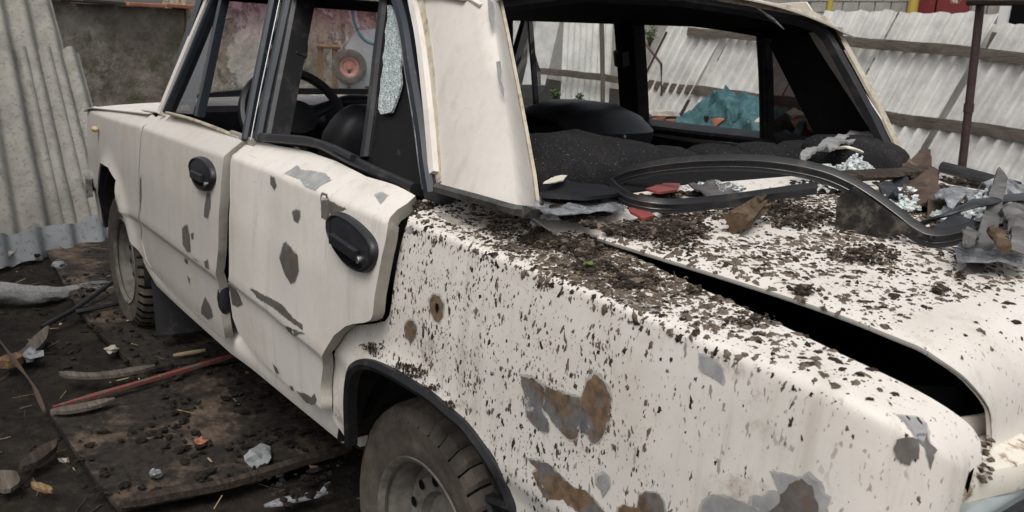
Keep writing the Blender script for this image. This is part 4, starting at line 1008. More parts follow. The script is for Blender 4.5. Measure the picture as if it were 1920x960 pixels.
# ---- boards laid under the car
def board(px, z, th, m, name, label, cat, grp=None, par=None, flatz=None):
    q = [ZP(u, v, z) for u, v in px]; mb = MB(); n = len(q); c = sum(q, Vector())/n
    poly = [(p.x, p.y) for p in q]; pts, tri = fill2d(poly, .05)
    def top(a, b): return z+.006*noise.noise(Vector((a*3, b*3, z*50)))
    vs = [Vector((a, b, top(a, b))) for a, b in pts]
    mb.add(vs, [t if (vs[t[1]]-vs[t[0]]).cross(vs[t[2]]-vs[t[0]]).z > 0 else t[::-1] for t in tri])
    o = mb.build(name, m, None, solid=th, sharp=60); tag(o, label, cat, grp); return o
G1 = 'muddy boards laid on the ground'
board([(86, 470), (196, 447), (330, 430), (420, 520), (260, 560), (145, 578)], .035, .018, M['ply'], 'chipboard_sheet', 'muddy board by the corrugated sheet, farthest under the front wheel', 'board', G1)
board([(146, 582), (262, 564), (460, 530), (600, 600), (500, 660), (255, 692)], .032, .018, M['ply'], 'chipboard_sheet', 'muddy brown board in the middle, directly behind the front wheel', 'board', G1)
board([(92, 773), (130, 760), (310, 715), (500, 665), (700, 740), (720, 800), (480, 895), (222, 950), (179, 898)], .030, .018, M['ply'], 'chipboard_sheet', 'nearest muddy board with clods on it, beside the red stick', 'board', G1)
def plank(pts, w, th, m, name, label, cat, z=.05, ragged=.3):
    P = [ZP(u, v, z+dz) for u, v, dz in pts]; mb = MB(); vs = []; n = 14
    C = catmull(P, 5); L = len(C)
    for i, p in enumerate(C):
        t = (C[min(i+1, L-1)]-C[max(i-1, 0)]).normalized(); b = t.cross(Vector((0, 0, 1))).normalized()
        k = 1+ragged*noise.noise(p*9); e = min(1, .25+min(i, L-1-i)/3)
        for s, h in ((-1, 0), (1, 0), (1, th), (-.2, th*1.15), (-1, th)):
            vs.append(p+b*s*w/2*k*e+Vector((0, 0, h)))
    mb.add(vs, [(i*5+j, i*5+(j+1) % 5, (i+1)*5+(j+1) % 5, (i+1)*5+j) for i in range(L-1) for j in range(5)]+[(0, 1, 2, 3, 4), tuple((L-1)*5+j for j in range(5))[::-1]])
    return tag(mb.build(name, m, None, sharp=30), label, cat)
plank([(100, 768, 0), (220, 733, 0), (340, 698, 0), (462, 662, .0)], .020, .012, M['redwood'], 'painted_stick', 'split stick with flaking red paint on the boards', 'stick', .05)
plank([(95, 775, 0), (150, 768, 0), (215, 752, .003)], .04, .012, M['wood_old'], 'wood_splinter', 'short grey splinter at the left end of the red stick', 'splinter', .045)
plank([(112, 703, 0), (160, 708, .0), (220, 703, .004), (290, 690, 0)], .042, .012, M['wood_old'], 'wood_splinter', 'thin grey slat with a pointed end above the red stick', 'slat', .045)
plank([(25, 680, 0), (60, 658, 0), (90, 618, .01)], .05, .016, M['wood_old'], 'wood_splinter', 'grey splinter left of the boards, below the dark rod', 'splinter', .02)
plank([(0, 690, 0), (20, 684, 0), (32, 676, 0)], .07, .03, M['wood_brown'], 'wood_block', 'light wooden block cut off by the left edge', 'block', .02)
plank([(40, 885, 0), (75, 860, 0), (105, 835, .0)], .05, .018, M['wood_dark'], 'wood_splinter', 'dark splinter left of the nearest board', 'splinter', .02)
plank([(60, 910, 0), (80, 918, 0), (98, 924, 0)], .022, .01, M['wood_brown'], 'wood_splinter', 'small bright splinter low in the left corner', 'splinter', .025)
plank([(225, 952, 0), (330, 930, .0), (430, 912, 0), (560, 872, 0), (660, 845, 0)], .03, .02, M['wood_dark'], 'wood_batten', 'long dark batten along the near edge of the board', 'batten', .03)
plank([(325, 668, 0), (355, 663, 0), (385, 658, .0)], .016, .008, M['straw'], 'wood_splinter', 'pale thin splinter on the board under the car', 'splinter', .045)
plank([(0, 890, 0), (12, 905, 0), (14, 925, 0)], .06, .012, M['wood_old'], 'wood_chip', 'flat pale chip at the left edge low down', 'chip', .02)
plank([(495, 950, 0), (560, 935, 0), (615, 925, .004)], .035, .004, M['foil'], 'foil_strip', 'crumpled shiny strip on the soil left of the rear wheel', 'strip', .03)
plank([(600, 930, 0), (612, 912, .02), (618, 905, .05)], .02, .003, M['foil'], 'foil_scrap', 'small upright shiny scrap beside the crumpled strip', 'scrap', .03)
mb = MB(); mb.tube([ZP(78, 614, .03), ZP(140, 580, .05), ZP(212, 528, .09)], .010, 8); tag(mb.build('iron_rod', M['plastic'], None), 'thin dark rod leaning from the soil to the front tyre', 'rod')
mb = MB(); mb.tube([ZP(142, 585, .045), ZP(180, 578, .05), ZP(222, 569, .05)], .011, 7); tag(mb.build('rubber_hose', M['rubber'], None), 'black hose lying across the seam of two boards', 'hose')
mb = MB(); mb.tube(catmull([ZP(-30, 610, .04), ZP(0, 640, .05), ZP(30, 680, .06), ZP(62, 722, .05), ZP(84, 772, .05)], 4), [.006+.003*math.sin(i) for i in range(17)], 6); tag(mb.build('dry_branch', M['twig'], None), 'thin bent dry branch at the left edge', 'branch')
# rolled grey cloth
mb = MB(); cl = catmull([ZP(-80, 552, .05), ZP(0, 549, .05), ZP(60, 553, .045), ZP(110, 550, .03), ZP(148, 543, .015)], 6)
n = len(cl)
def roll(i, j):
    k = min(n-1, int(round(i*(n-1)))); p = cl[k]; a = 2*math.pi*j; r_ = lerp(.075, .035, sst(.3, 1, i))*(1+.25*noise.noise(Vector((i*7, math.cos(a)*2, math.sin(a)*2))))
    return p+Vector((math.cos(a)*r_*.9, 0.25*math.cos(a)*r_, math.sin(a)*r_*.62))
mb.grid(roll, n, 20, closed_v=True)
for k in range(40):
    p = cl[-1]+Vector((random.uniform(-.05, .03), random.uniform(-.02, .02), random.uniform(0, .02))); d = Vector((-.03+random.uniform(-.04, .02), -.09+random.uniform(-.05, .03), random.uniform(-.01, .02)))
    mb.tube([p, p+d*.5+Vector((0, 0, .01)), p+d], .0016, 4)
tag(mb.build('cloth_roll', M['fibre'], None), 'twisted grey cloth with a frayed end on the soil', 'cloth')

# scattered litter on the soil: stones, chips, crumbs
mb = MB()
for k in range(3000):
    x = random.uniform(.3, 4.2); y = random.uniform(-.4, 2.0)
    r_ = random.choice([.004, .005, .006, .008, .01, .014])*random.uniform(.6, 1.4)
    if noise.noise(Vector((x*2, y*2, 9))) < -.15: continue
    on = .012
    z = gz(x, y)+r_*.3 if not (y < .95 and .6 < x < 3.6) else .036+r_*.2
    mb.blob((x, y, z), (r_*random.uniform(.7, 1.6), r_, r_*.6), .5, m=random.choice([0]*30+[1, 2, 4, 4, 4]), rot=Matrix.Rotation(random.random()*6, 3, 'Z'))
for k in range(300):
    x = random.uniform(.4, 4.0); y = random.uniform(.0, 2.0); a = random.random()*6.3; l = random.uniform(.02, .09); p = Vector((x, y, gz(x, y)+.008 if y > .95 else .042)); d = Vector((math.cos(a), math.sin(a), random.uniform(-.1, .15)))*l
    mb.tube([p, p+d], random.choice([.001, .0015, .003]), 4, m=random.choice([2, 3, 4, 4, 4]), flat=.5)
tag(mb.build('ground_litter', [M['soil'], M['stone'], M['wood_brown'], M['straw'], M['wood_dark']], None, sharp=30), 'crumbs of soil, stone and splinters on the ground', 'litter', kind='stuff')
# larger stones as things of their own
for i, (u, v, r_, m, lb) in enumerate([(112, 497, .03, 'slate_new', 'blue grey stone chip below the corrugated sheet'), (12, 478, .03, 'stone', 'pale stone against the foot of the corrugated sheet'), (210, 655, .02, 'stone', 'small pale stone left of the middle board'), (60, 665, .028, 'slate_new', 'grey stone beside the grey splinter'), (484, 858, .035, 'slate_new', 'broken grey lump on the nearest board under the sill'), (375, 828, .016, 'brick', 'small orange brick crumb on the nearest board'), (290, 888, .014, 'foil', 'tiny shiny crumpled lump on the nearest board')]):
    mb = MB(); mb.blob(ZP(u, v, .045), (r_*1.3, r_, r_*.7), .6, sub=2); tag(mb.build('stone_chip', M[m], None, sharp=25), lb, 'stone', 'stones on the ground')
# mud lumps spread over the nearest board
mb = MB()
for k in range(560):
    u = random.uniform(150, 640); v = random.uniform(690, 930); d = noise.noise(Vector((u/90, v/60, 2)))
    if d < .0+random.uniform(-.1, .15): continue
    p = ZP(u, v, .036); r_ = random.choice([.003, .004, .006, .009, .012])*random.uniform(.7, 1.3); mb.blob(p+Vector((0, 0, r_*.2)), (r_*1.3, r_, r_*.6), .7, sub=2, rot=Matrix.Rotation(random.random()*6, 3, 'Z'))
tag(mb.build('mud_lumps', M['soil'], None, sharp=40), 'dark mud lumps covering the nearest board', 'mud', kind='stuff')

# ================================================================== left background
def corrugated(origin, e_w, e_h, w, h, pitch, amp, m, th=.007, nz=10, name='corrugated_sheet', wob=.004, chip_=.02):
    e_w = Vector(e_w).normalized(); e_h = Vector(e_h).normalized(); nn = e_w.cross(e_h).normalized(); mb = MB(); nu = int(w/pitch*12)+1
    def fn(i, j):
        a = w*i; b = h*j; q = Vector(origin)+e_w*a+e_h*b
        if j == 0: q -= e_h*chip_*noise.noise(Vector((a*14, b, origin[0])))
        if j == 1: q += e_h*chip_*noise.noise(Vector((a*9, b, origin[1]*3)))
        return q+nn*(amp*math.cos(2*math.pi*a/pitch)+wob*noise.noise(q*3))
    mb.grid(fn, nu, nz); return mb.build(name, m, None, solid=th, off=0, sharp=80)
# the big sheet leaning at the left: its foot is on the soil, its head lies back towards the wall
A_ = ZP(214, 437, .0); B_2 = ZP(-120, 512, .0)
eh = Vector((1.30, -.065, .82)).normalized(); ew = (B_2-A_).normalized()
sh = corrugated(A_+eh*.0, ew, eh, 1.45, 2.75, .19, .032, M['slate'], .009, 30, wob=.008)
tag(sh, 'rough grey corrugated sheet leaning at the left edge, moss speckled', 'sheet', 'loose corrugated sheets')
A2_ = A_+eh*.02+Vector((.03, -.10, -.02)); s2 = corrugated(A2_, ew, eh, .50, 1.92, .19, .032, M['slate'], .008, 20, wob=.004)
tag(s2, 'shorter corrugated sheet peeping out behind the big leaning one', 'sheet', 'loose corrugated sheets')
A3_ = ZP(200, 446, 0); s3 = corrugated(A3_-Vector((.16, 0, 0)), (ZP(-120, 512, 0)-A3_), (.5, 0, 1), 1.4, .17, .19, .032, M['slate_new'], .008, 4, wob=.003)
tag(s3, 'low blue grey corrugated strip along the foot of the leaning sheet', 'sheet', 'loose corrugated sheets')
# walls: a rough low concrete wall, then a taller plastered rubble wall
def wallmesh(P0, P1, z0, z1, th, m, name, label, rough=.03, step=.09):
    P0, P1 = Vector((*P0, 0)), Vector((*P1, 0)); L = (P1-P0).length; e = (P1-P0)/L; nn = Vector((e.y, -e.x, 0)); nn = nn if nn.dot(CAM-P0) > 0 else -nn
    mb = MB(); nu = int(L/step); nv = int((z1-z0)/step)
    def fn(i, j):
        p = P0+e*L*i; z = lerp(z0, z1, j); q = Vector((p.x, p.y, z))
        return q+nn*(rough*(noise.noise(q*2.2)+.5*noise.noise(q*6)))+(Vector((0, 0, .03*noise.noise(q*3))) if j == 1 else Vector())
    def back(i, j): 
        p = P0+e*L*i-nn*th; return Vector((p.x, p.y, lerp(z0, z1, j)))
    mb.grid(fn, nu, nv); mb.grid(back, 2, 2)
    mb.grid(lambda i, j: lerp(fn(i, 1), back(i, 1), j), nu, 2); mb.grid(lambda i, j: lerp(fn(0, i), back(0, i), j), nv, 2); mb.grid(lambda i, j: lerp(fn(1, i), back(1, i), j), nv, 2)
    return tag(mb.build(name, m, None, sharp=60), label, 'wall')
W0, W1, W2 = (5.95, 2.3), (7.35, -.95), (10.1, -6.4)
lowwall = wallmesh(W0, W1, -.1, 1.36, .3, M['wall'], 'concrete_wall', 'low cracked mossy concrete wall behind the leaning sheet')
wallmesh((7.36, -.97), W2, -.1, 2.6, .3, M['plaster'], 'plastered_wall', 'tall peeling plastered rubble wall seen through the windscreen', .05)
# boards and slates capping the low wall
e = (Vector(W1)-Vector(W0)).normalized()
cap = empty('wall_coping', (W0[0], W0[1], 1.38), 'row of reddish boards capping the low concrete wall', 'coping')
for k in range(9):
    mb = MB(); p = Vector(W0)+e*(k*.40+.2); rot = Matrix.Rotation(math.atan2(e.y, e.x)+random.uniform(-.02, .02), 3, 'Z')
    mb.box((p.x-W0[0], p.y-W0[1], random.uniform(0, .012)), (.38, .36, .03), rot, jit=.004); mb.build('coping_board', M['brick'] if k % 3 else M['wood_dark'], cap, bevel=.004)
# unseen board shed added at left to keep sky off the car's front
shed = empty('added_shade_shed', (3.6, 2.5, 0), 'added board shed out of view, shading the front of the car', 'shed')
for k in range(13):
    mb = MB(); mb.box((-2.3+k*.2, random.uniform(-.01, .01), 1.45), (.185, .03, 2.9), jit=.006); mb.build('wall_board', M['wood_old'], shed, smooth=False)
mb = MB(); mb.box((-1.1, .75, 2.95), (2.8, 1.7, .05)); mb.build('roof', M['slate'], shed, smooth=False)
for k in (-2.35, .15):
    mb = MB(); mb.box((k, 1.2, 1.45), (.08, .08, 2.9)); mb.build('post', M['wood_dark'], shed, smooth=False)
# wheelbarrow tipped up against the plastered wall
wc = XP(655, 124, 7.55); wb = empty('wheelbarrow', (wc.x, wc.y, 0), 'galvanised wheelbarrow with red hub tipped up against the plastered wall', 'wheelbarrow')
o0 = Vector((wc.x, wc.y, 0))
vd = (CAM-wc); vd.z = 0; vd.normalize(); sd_ = Vector((0, 0, 1)).cross(vd)      # sd_: to the picture's right is -sd_ or +sd_
if proj(wc+sd_*.2)[0] < proj(wc)[0]: sd_ = -sd_
mb = MB()
def tub(i, j):
    prf = [(-.14, -.95), (-.17, -.2), (-.10, .22), (.02, .42), (.30, .46), (.62, .40), (.72, -.1), (.66, -.9)]
    f = i*7; k_ = min(6, int(f)); t = f-k_; a = lerp(prf[k_][0], prf[k_+1][0], t); b = lerp(prf[k_][1], prf[k_+1][1], t); d = lerp(-.28, .30, j)
    return wc-o0+sd_*(a+.05)+Vector((0, 0, b-.02))-vd*(.18+d*.9)*1.0
mb.grid(tub, 29, 6); tubm = mb.build('tray', M['galv'], wb, solid=.006)
mb = MB(); mb.add([tub(i/28, 1) for i in range(29)], [tuple(range(29))]); mb.build('tray_floor', M['galv'], wb, smooth=False)
mb = MB(); mb.add([tub(i/28, 0) for i in range(29)], [tuple(range(29))]); mb.build('tray_side', M['galv'], wb, smooth=False)
q = wc-o0; ya = math.atan2(-vd.x, vd.y)
def place(mb, name, m, par):
    o = mb.build(name, m, par); o.location = q+vd*.16; o.rotation_euler = (0, 0, math.atan2(vd.y, vd.x)-math.pi/2); return o
m_ = MB(); m_.lathe((0, 0, 0), [(.105, -.03), (.12, -.045), (.165, -.045), (.185, -.03), (.19, 0), (.185, .03), (.165, .045), (.12, .045), (.105, .03)], 36); wt = place(m_, 'wheel_tyre', M['tyre'], wb)
m_ = MB(); m_.lathe((0, 0, 0), [(.0, .03), (.03, .032), (.035, .01), (.07, .008), (.075, .02), (.105, .034), (.112, .03)], 28); m_.lathe((0, 0, 0), [(.112, .0), (0, .0)], 20); m_.build('hub', M['redhub'], wt)
mb = MB(); hp = [q+sd_*.02+vd*.2+Vector((0, 0, .95)), q+sd_*.04+vd*.2+Vector((0, 0, .52)), q+sd_*.16+vd*.2+Vector((0, 0, .30)), q+sd_*.38+vd*.2+Vector((0, 0, .22)), q+sd_*.42+vd*.2+Vector((0, 0, .02)), q+sd_*.25+vd*.2+Vector((0, 0, -.12))]
mb.tube(catmull(hp, 5), .018, 8); mb.build('handle_tube', M['teal_paint'], wb)
mb = MB(); mb.tube([q+vd*.16, q+vd*.16+Vector((0, 0, -.9))], .02, 8); mb.tube([q+vd*.10, q-vd*.02], .015, 8); mb.build('wheel_fork', M['rust_pole'], wb)
fr_ = empty('wooden_crate_frame', (wc.x+.05, wc.y+.28, 0), 'small brown wooden frame leaning by the wheelbarrow', 'frame')
fo = Vector((wc.x+.05, wc.y+.28, 0))
for a, b, l in ((-.32, .0, .9), (-.16, 0, .9)):
    mb = MB(); mb.box(wc-fo+sd_*a-vd*.1+Vector((0, 0, .15-.45)), (.05, .05, 1.1)); mb.build('upright', M['wood_brown'], fr_)
mb = MB(); mb.tube([wc-fo+sd_*-.36-vd*.07+Vector((0, 0, .20)), wc-fo+sd_*-.1-vd*.07+Vector((0, 0, .20))], .03, 6); mb.build('crossbar', M['wood_brown'], fr_)
# rubble ledge in front of the plastered wall
mb = MB()
for k in range(150):
    t = random.random(); p = lerp(Vector((7.0, -.9, 0)), Vector((9.3, -5.6, 0)), t)+Vector((random.uniform(-.5, .0), random.uniform(-.1, .1), random.uniform(0, .52)))
    mb.blob(p, (random.uniform(.06, .16),)*2+(random.uniform(.05, .11),), .5, m=random.choice([0, 0, 1]), sub=2)
tag(mb.build('rubble_bank', [M['stone'], M['wood_old']], None, sharp=30), 'bank of pale rubble at the foot of the plastered wall', 'rubble', kind='stuff')

# ================================================================== right background: leaning corrugated fence
FY = -8.5
fence = empty('corrugated_fence', (2.2, FY, 0), 'long fence of pale corrugated cement sheets with wooden rails', 'fence')
fo = Vector((2.2, FY, 0))
def fence_sheet(tl, tr, h, dz=0, m='slate_pale', y=FY, lean=None, lift=0):
    a = YP(*tl, y); b = YP(*tr, y); w = (b-a).length
    up = Vector(lean if lean else (-.33, -.10, 1)).normalized()
    ew_ = (b-a).normalized(); o = a-up*h
    s_ = corrugated(o-fo, ew_, up, w, h+dz, .165, .030, M[m], .008, 8, 'sheet', .004, .03); s_.parent = fence
    return s_
fence_sheet((1690, 23), (1873, 26), 2.05)
fence_sheet((1550, 20), (1686, 22), 1.95, y=FY-.05)
fence_sheet((1884, 42), (2040, 62), 1.85, y=FY+.06, lean=(-.36, -.06, 1))
fence_sheet((1780, 44), (1960, 48), 1.8, y=FY-.16)
fence_sheet((2046, 40), (2200, 70), 1.9, y=FY)
fence_sheet((1372, 38), (1545, 38), 1.85, y=FY-.0, lean=(-.40, -.1, 1))
fence_sheet((1257, 45), (1370, 42), 1.75, y=FY+.05, lean=(-.46, -.1, 1))
fence_sheet((1060, 34), (1150, 32), 1.9, y=FY-.4, lean=(.10, -.05, 1))
fence_sheet((1010, 30), (1052, 34), 1.9, y=FY-.6, lean=(-.2, -.05, 1))
fence_sheet((930, 20), (1000, 30), 1.9, y=FY-.8, lean=(-.5, -.05, 1))
def rail(pts, w, y, m='wood_old', name='rail'):
    q = [YP(u, v, y)-fo for u, v in pts]; mb = MB(); c = catmull(q, 8) if len(q) > 2 else [lerp(q[0], q[1], i/16) for i in range(17)]
    n_ = len(c)
    for i, p in enumerate(c): c[i] = p+Vector((0, .01*noise.noise(p*4), .025*noise.noise(p*1.9+Vector((y, 0, 0)))))
    mb.sweep(c, [(-.02, -w/2), (.02, -w/2), (.025, w*.1), (.018, w/2), (-.02, w/2)], (0, 0, 1)); o = mb.build(name, M[m], fence, sharp=30); return o
rail([(1290, 60), (1440, 70), (1592, 79), (1750, 92), (1925, 112), (2040, 128)], .125, FY+.13)
rail([(1200, 156), (1330, 172), (1440, 186), (1600, 208), (1780, 236), (1925, 255), (2040, 270)], .135, FY+.15)
rail([(1000, 132), (1080, 140), (1165, 150)], .12, FY-.2)
for (a, b, w) in (((1866, 60), (1768, 310), .05), ((1366, 85), (1272, 240), .06)):
    rail([a, b], w, FY+.02, 'wood_old', 'batten')  # thin strips stand in for the shade lines in the sheet gaps
pole = MB(); p0 = YP(1846, -60, -7.6); p1 = YP(1812, 240, -7.6); d = (p1-p0).normalized()
pb = p0+d*((0-p0.z)/d.z); pole.tube([pb, lerp(pb, p0, .5), p0], .042, 12); pole.tube([lerp(pb, p0, .36), lerp(pb, p0, .40)], .05, 12)
tag(pole.build('steel_pole', M['rust_pole'], None), 'rusty maroon steel pole standing before the corrugated fence', 'pole')
tag((lambda b: b.build('top_rail', M['wood_dark'], None))((lambda b: (b.tube([YP(1815, 2, -7.5), YP(1925, 2, -7.5), YP(2000, 2, -7.5)], .045, 8), b)[1])(MB())), 'dark beam tied across the top of the steel pole', 'beam')
# house behind the fence
hb = empty('block_house', (2, -14, 0), 'grey block house with a maroon gate behind the fence', 'house'); ho = Vector((2, -14, 0))
def hbox(name, u0, u1, z0, z1, y, th, m):
    a = YP(u0, 60, y); b = YP(u1, 60, y); mb = MB(); mb.box(((a.x+b.x)/2-ho.x, y-ho.y, (z0+z1)/2), (abs(a.x-b.x), th, z1-z0)); return mb.build(name, m, hb, smooth=False)
hbox('wall', 1500, 2150, 0, 4.2, -14.2, .3, M['blockwall'])
for r_ in range(9):
    for k in range(22):
        u0 = 1500+k*30+(r_ % 2)*15; hbox('block', u0, u0+27, 1.1+r_*.21, 1.1+r_*.21+.19, -14.03, .04, M['blockwall'])
hbox('gate_panel', 1698, 1746, 0, 3.4, -13.9, .08, M['maroon']); hbox('gate_panel', 1750, 1808, 0, 3.4, -13.88, .08, M['maroon'])
w_ = hbox('window_frame', 1868, 1940, .9, 2.9, -13.9, .1, M['white']); g_ = hbox('pane', 1888, 1936, 1.0, 2.8, -13.83, .03, M['darkpane'] if 'darkpane' in M else M['black'])
mb = MB(); a = YP(1712, 10, -13.6); mb.tube([(a.x, a.y, 0), (a.x, a.y, 3)], .09, 10); tag(mb.build('gate_post', M['yellow'], None), 'ochre yellow post before the maroon gate', 'post')
mb = MB(); a = YP(1556, 10, -12); mb.tube([(a.x, a.y, 0), (a.x, a.y, 3)], .05, 10); tag(mb.build('thin_post', M['yellow'], None), 'thin ochre post behind the fence left of the gate', 'post')
# long shed that closes the view beyond the right windows
mb = MB(); mb.box((16, -16, 1.6), (14, .4, 3.2), Matrix.Rotation(R(-12), 3, 'Z')); tag(mb.build('shed_wall', M['blockwall'], None, smooth=False), 'grey shed wall far behind the fence', 'shed')
# garden rubbish seen through the right windows
def scrap(name, u, v, y, sz, m, label, cat, rot=0, grp=None):
    mb = MB(); p = YP(u, v, y); mb.box(p, sz, Matrix.Rotation(rot, 3, 'Z') @ Matrix.Rotation(rot*.3, 3, 'Y'), jit=.02); return tag(mb.build(name, M[m], None, smooth=False, bevel=.008), label, cat, grp)
GB = 'bricks in the rubble heap'
mb = MB()
for k in range(260):
    u = random.uniform(1190, 1560); v = random.uniform(222, 300); p = YP(u, v, random.uniform(-5.6, -4.6)); mb.blob(p, (.11, .11, .07), .5, m=random.choice([0, 0, 0, 1, 2]), sub=1)
tag(mb.build('rubble_heap', [M['soil'], M['stone'], M['brick']], None, sharp=30), 'heap of soil and brick rubble beyond the right doors', 'rubble', kind='stuff')
scrap('brick', 1248, 213, -4.7, (.24, .12, .07), 'stone', 'whitish block on top of the rubble heap', 'brick', .4, GB)
scrap('brick', 1222, 215, -4.7, (.18, .10, .06), 'stone', 'pale flat block at the left end of the rubble heap', 'brick', -.2, GB)
scrap('brick', 1236, 226, -4.6, (.12, .09, .05), 'brick', 'red brick bit below the whitish block', 'brick', .9, GB)
scrap('brick', 1262, 228, -4.6, (.14, .09, .05), 'brick', 'red brick bit left of the teal cloth', 'brick', .3, GB)
scrap('brick', 1405, 253, -4.45, (.16, .10, .07), 'brick', 'orange brick under the right end of the teal cloth', 'brick', .2, GB)
# teal cloth thrown over a heap
cc = YP(1350, 225, -4.7); mb = MB()
tealpts = [(1275, 238), (1300, 215), (1322, 195), (1345, 178), (1362, 172), (1385, 182), (1405, 192), (1425, 200), (1470, 215), (1510, 240)]
def cloth(i, j):
    f = i*(len(tealpts)-1); k_ = min(len(tealpts)-2, int(f)); t = f-k_; u = lerp(tealpts[k_][0], tealpts[k_+1][0], t); v = lerp(tealpts[k_][1], tealpts[k_+1][1], t)
    top = YP(u, v, -4.75); h = top.z-.35
    a = -1+2*j; p = Vector((top.x, -4.75+a*(.38+.1*math.sin(i*9)), top.z-h*abs(a)**1.6))
    fo_ = abs(noise.noise(Vector((i*7, a*1.5, 2))))*.20+abs(noise.noise(Vector((i*16, a*4, 5))))*.09
    return p+Vector((.05*noise.noise(p*7), (.06*noise.noise(p*6+Vector((3, 0, 0)))-fo_*.5), .10-fo_-.03))
mb.grid(cloth, 80, 56); tag(mb.build('teal_cloth', M['cloth'], None, sharp=89, solid=.006), 'crumpled teal cloth thrown over the rubble heap', 'cloth')
# weeds and bare twigs
def weed(u, v, y, n, h, label, name='weed_clump'):
    base = YP(u, v, y); root = empty(name, base, label, 'plant'); mb = MB(); ml = MB()
    for k in range(n):
        a = random.random()*6.3; t = Vector((math.cos(a)*.4*h*random.random(), math.sin(a)*.4*h*random.random(), h*random.uniform(.5, 1.0))); mb.tube([(0, 0, 0), t*.5+Vector((0, 0, .02)), t], [.004, .003, .002], 4)
        for q_ in range(6):
            c_ = t*random.uniform(.3, 1)+Vector((random.uniform(-.04, .04), random.uniform(-.04, .04), 0)); d1 = Vector((random.uniform(-1, 1), random.uniform(-1, 1), random.uniform(-.3, .8))).normalized()*.05; d2 = d1.cross(Vector((random.random(), random.random(), 1))).normalized()*.02
            ml.add([c_, c_+d1*.5+d2, c_+d1, c_+d1*.5-d2], [(0, 1, 2, 3)])
    mb.build('stem', M['twig'], root); ml.build('leaves', M['leaf'], root, smooth=False)
weed(1040, 192, -6.6, 16, .22, 'green weeds seen through the right front window'); weed(1085, 195, -6.6, 9, .16, 'smaller green weeds beside them by the centre pillar')
weed(1218, 92, -9.6, 30, .5, 'leafy bush in the gap left of the corrugated fence'); weed(1815, 345, -6.2, 8, .12, 'small green weeds at the foot of the fence near the pole')
for i, (u0, v0, u1, v1, y, lb) in enumerate([(1205, 150, 1250, 60, -8, 'bare twig crossing the gap at the right window'), (1240, 120, 1200, 70, -8.2, 'second bare twig crossing the gap at the right window'), (1010, 135, 985, 35, -7.5, 'grey stake in the right front window'), (1130, 150, 1128, 40, -8.0, 'upright stake behind the right front window')]):
    mb = MB(); mb.tube([YP(u0, v0+60, y), YP(u0, v0, y), YP(u1, v1, y)], .02 if i < 2 else .04, 6); tag(mb.build('stake' if i > 1 else 'bare_twig', M['twig'] if i < 2 else M['wood_old'], None), lb, 'stake' if i > 1 else 'twig')

# ================================================================== soil, glass and wreckage on the car
def clod(mb, p, n, r, flat=.45, el=1.0, m=0, rnd=.5, down=None, lift=.25):
    n = n.normalized(); t = (down if down is not None else Vector((random.uniform(-1, 1), random.uniform(-1, 1), random.uniform(-1, 1))))
    t = (t-n*t.dot(n)).normalized(); b = n.cross(t); rot = Matrix((t, b, n)).transposed()
    mb.blob(p+n*r*flat*lift, (r*el, r, r*flat), rnd, m, rot, 2 if r > .0038 else 1)
def splat(mb, p, n, r, el=1.5, h=.3, m=0, down=None):
    n = n.normalized(); t = (down if down is not None else Vector((random.uniform(-1, 1), random.uniform(-1, 1), random.uniform(-1, 1))))
    t = (t-n*t.dot(n)).normalized(); b = n.cross(t); k = 11; sd2 = Vector((random.uniform(-99, 99), random.uniform(-99, 99), 0)); vs = [p+n*r*h]
    for i in range(k):
        a = 2*math.pi*i/k; c, s_ = math.cos(a), math.sin(a); f = max(.22, 1+1.15*noise.noise(Vector((c*1.5, s_*1.5, 0))+sd2)+random.uniform(-.28, .28))
        d = t*c*r*el*f+b*s_*r*f; vs += [p+d*.62+n*r*h*random.uniform(.5, 1.1), p+d-n*.0004]
    fs = []
    for i in range(k):
        j = (i+1) % k; fs += [(0, 1+2*i, 1+2*j), (1+2*i, 2+2*i, 2+2*j, 1+2*j)]
    mb.add(vs, fs, m)
def up_n(surf, a, b):
    n = surf.N(a, b); p = surf.P(a, b); return n if n.dot(CAM-p) > 0 else -n
dn = Vector((0, 0, -1))
spat = MB(); cnt = 0
Qin = q_poly
def qden(x, s):
    c = noise.noise(Vector((x*5, s*5, 4)))*.5+.5; f = noise.noise(Vector((x*16, s*16, 1)))*.5+.5
    if s > -.015:                           # flat top of the fender
        d = .70*sst(-.98, -.48, x)*(.25+.9*f)+(1.9 if -.62 < x < -.24 and s > .01 else 0)*sst(.35, .6, c)
        if x > -.20: d *= .55
        return d*lerp(.35, 1, sst(.0, .05, s))
    d = .55*sst(-.72, -.35, x)+.10
    d *= (.12+1.5*f*f)*(.35+1.1*c)
    d *= lerp(1, .45, sst(.30, .55, -s))
    return d
random.seed(21)
tries = 0
while cnt < 10500 and tries < 160000:
    tries += 1
    x = random.uniform(-.95, .05); s = random.choice([random.uniform(-.5, 0), random.uniform(-.02, .20)])
    if random.random() > qden(x, s) or not inside((x, s), Qin): continue
    p = S0.P(x, s); n = up_n(S0, x, s)
    if s > -.015: r = random.choice([.0005, .0007, .0009, .0012, .0016, .0023, .0033])*random.uniform(.7, 1.4); splat(spat, p, n, r, random.uniform(1, 2.1), random.uniform(.35, .9), random.choice([0, 1, 1]))
    else: r = random.choice([.0004, .0005, .0007, .0009, .0012, .0017, .0026])*random.uniform(.7, 1.4); splat(spat, p, n, r, random.uniform(1.1, 2.8), .3, random.choice([0, 1, 1]), dn+Vector((random.uniform(-.45, .45), 0, 0)))
    cnt += 1
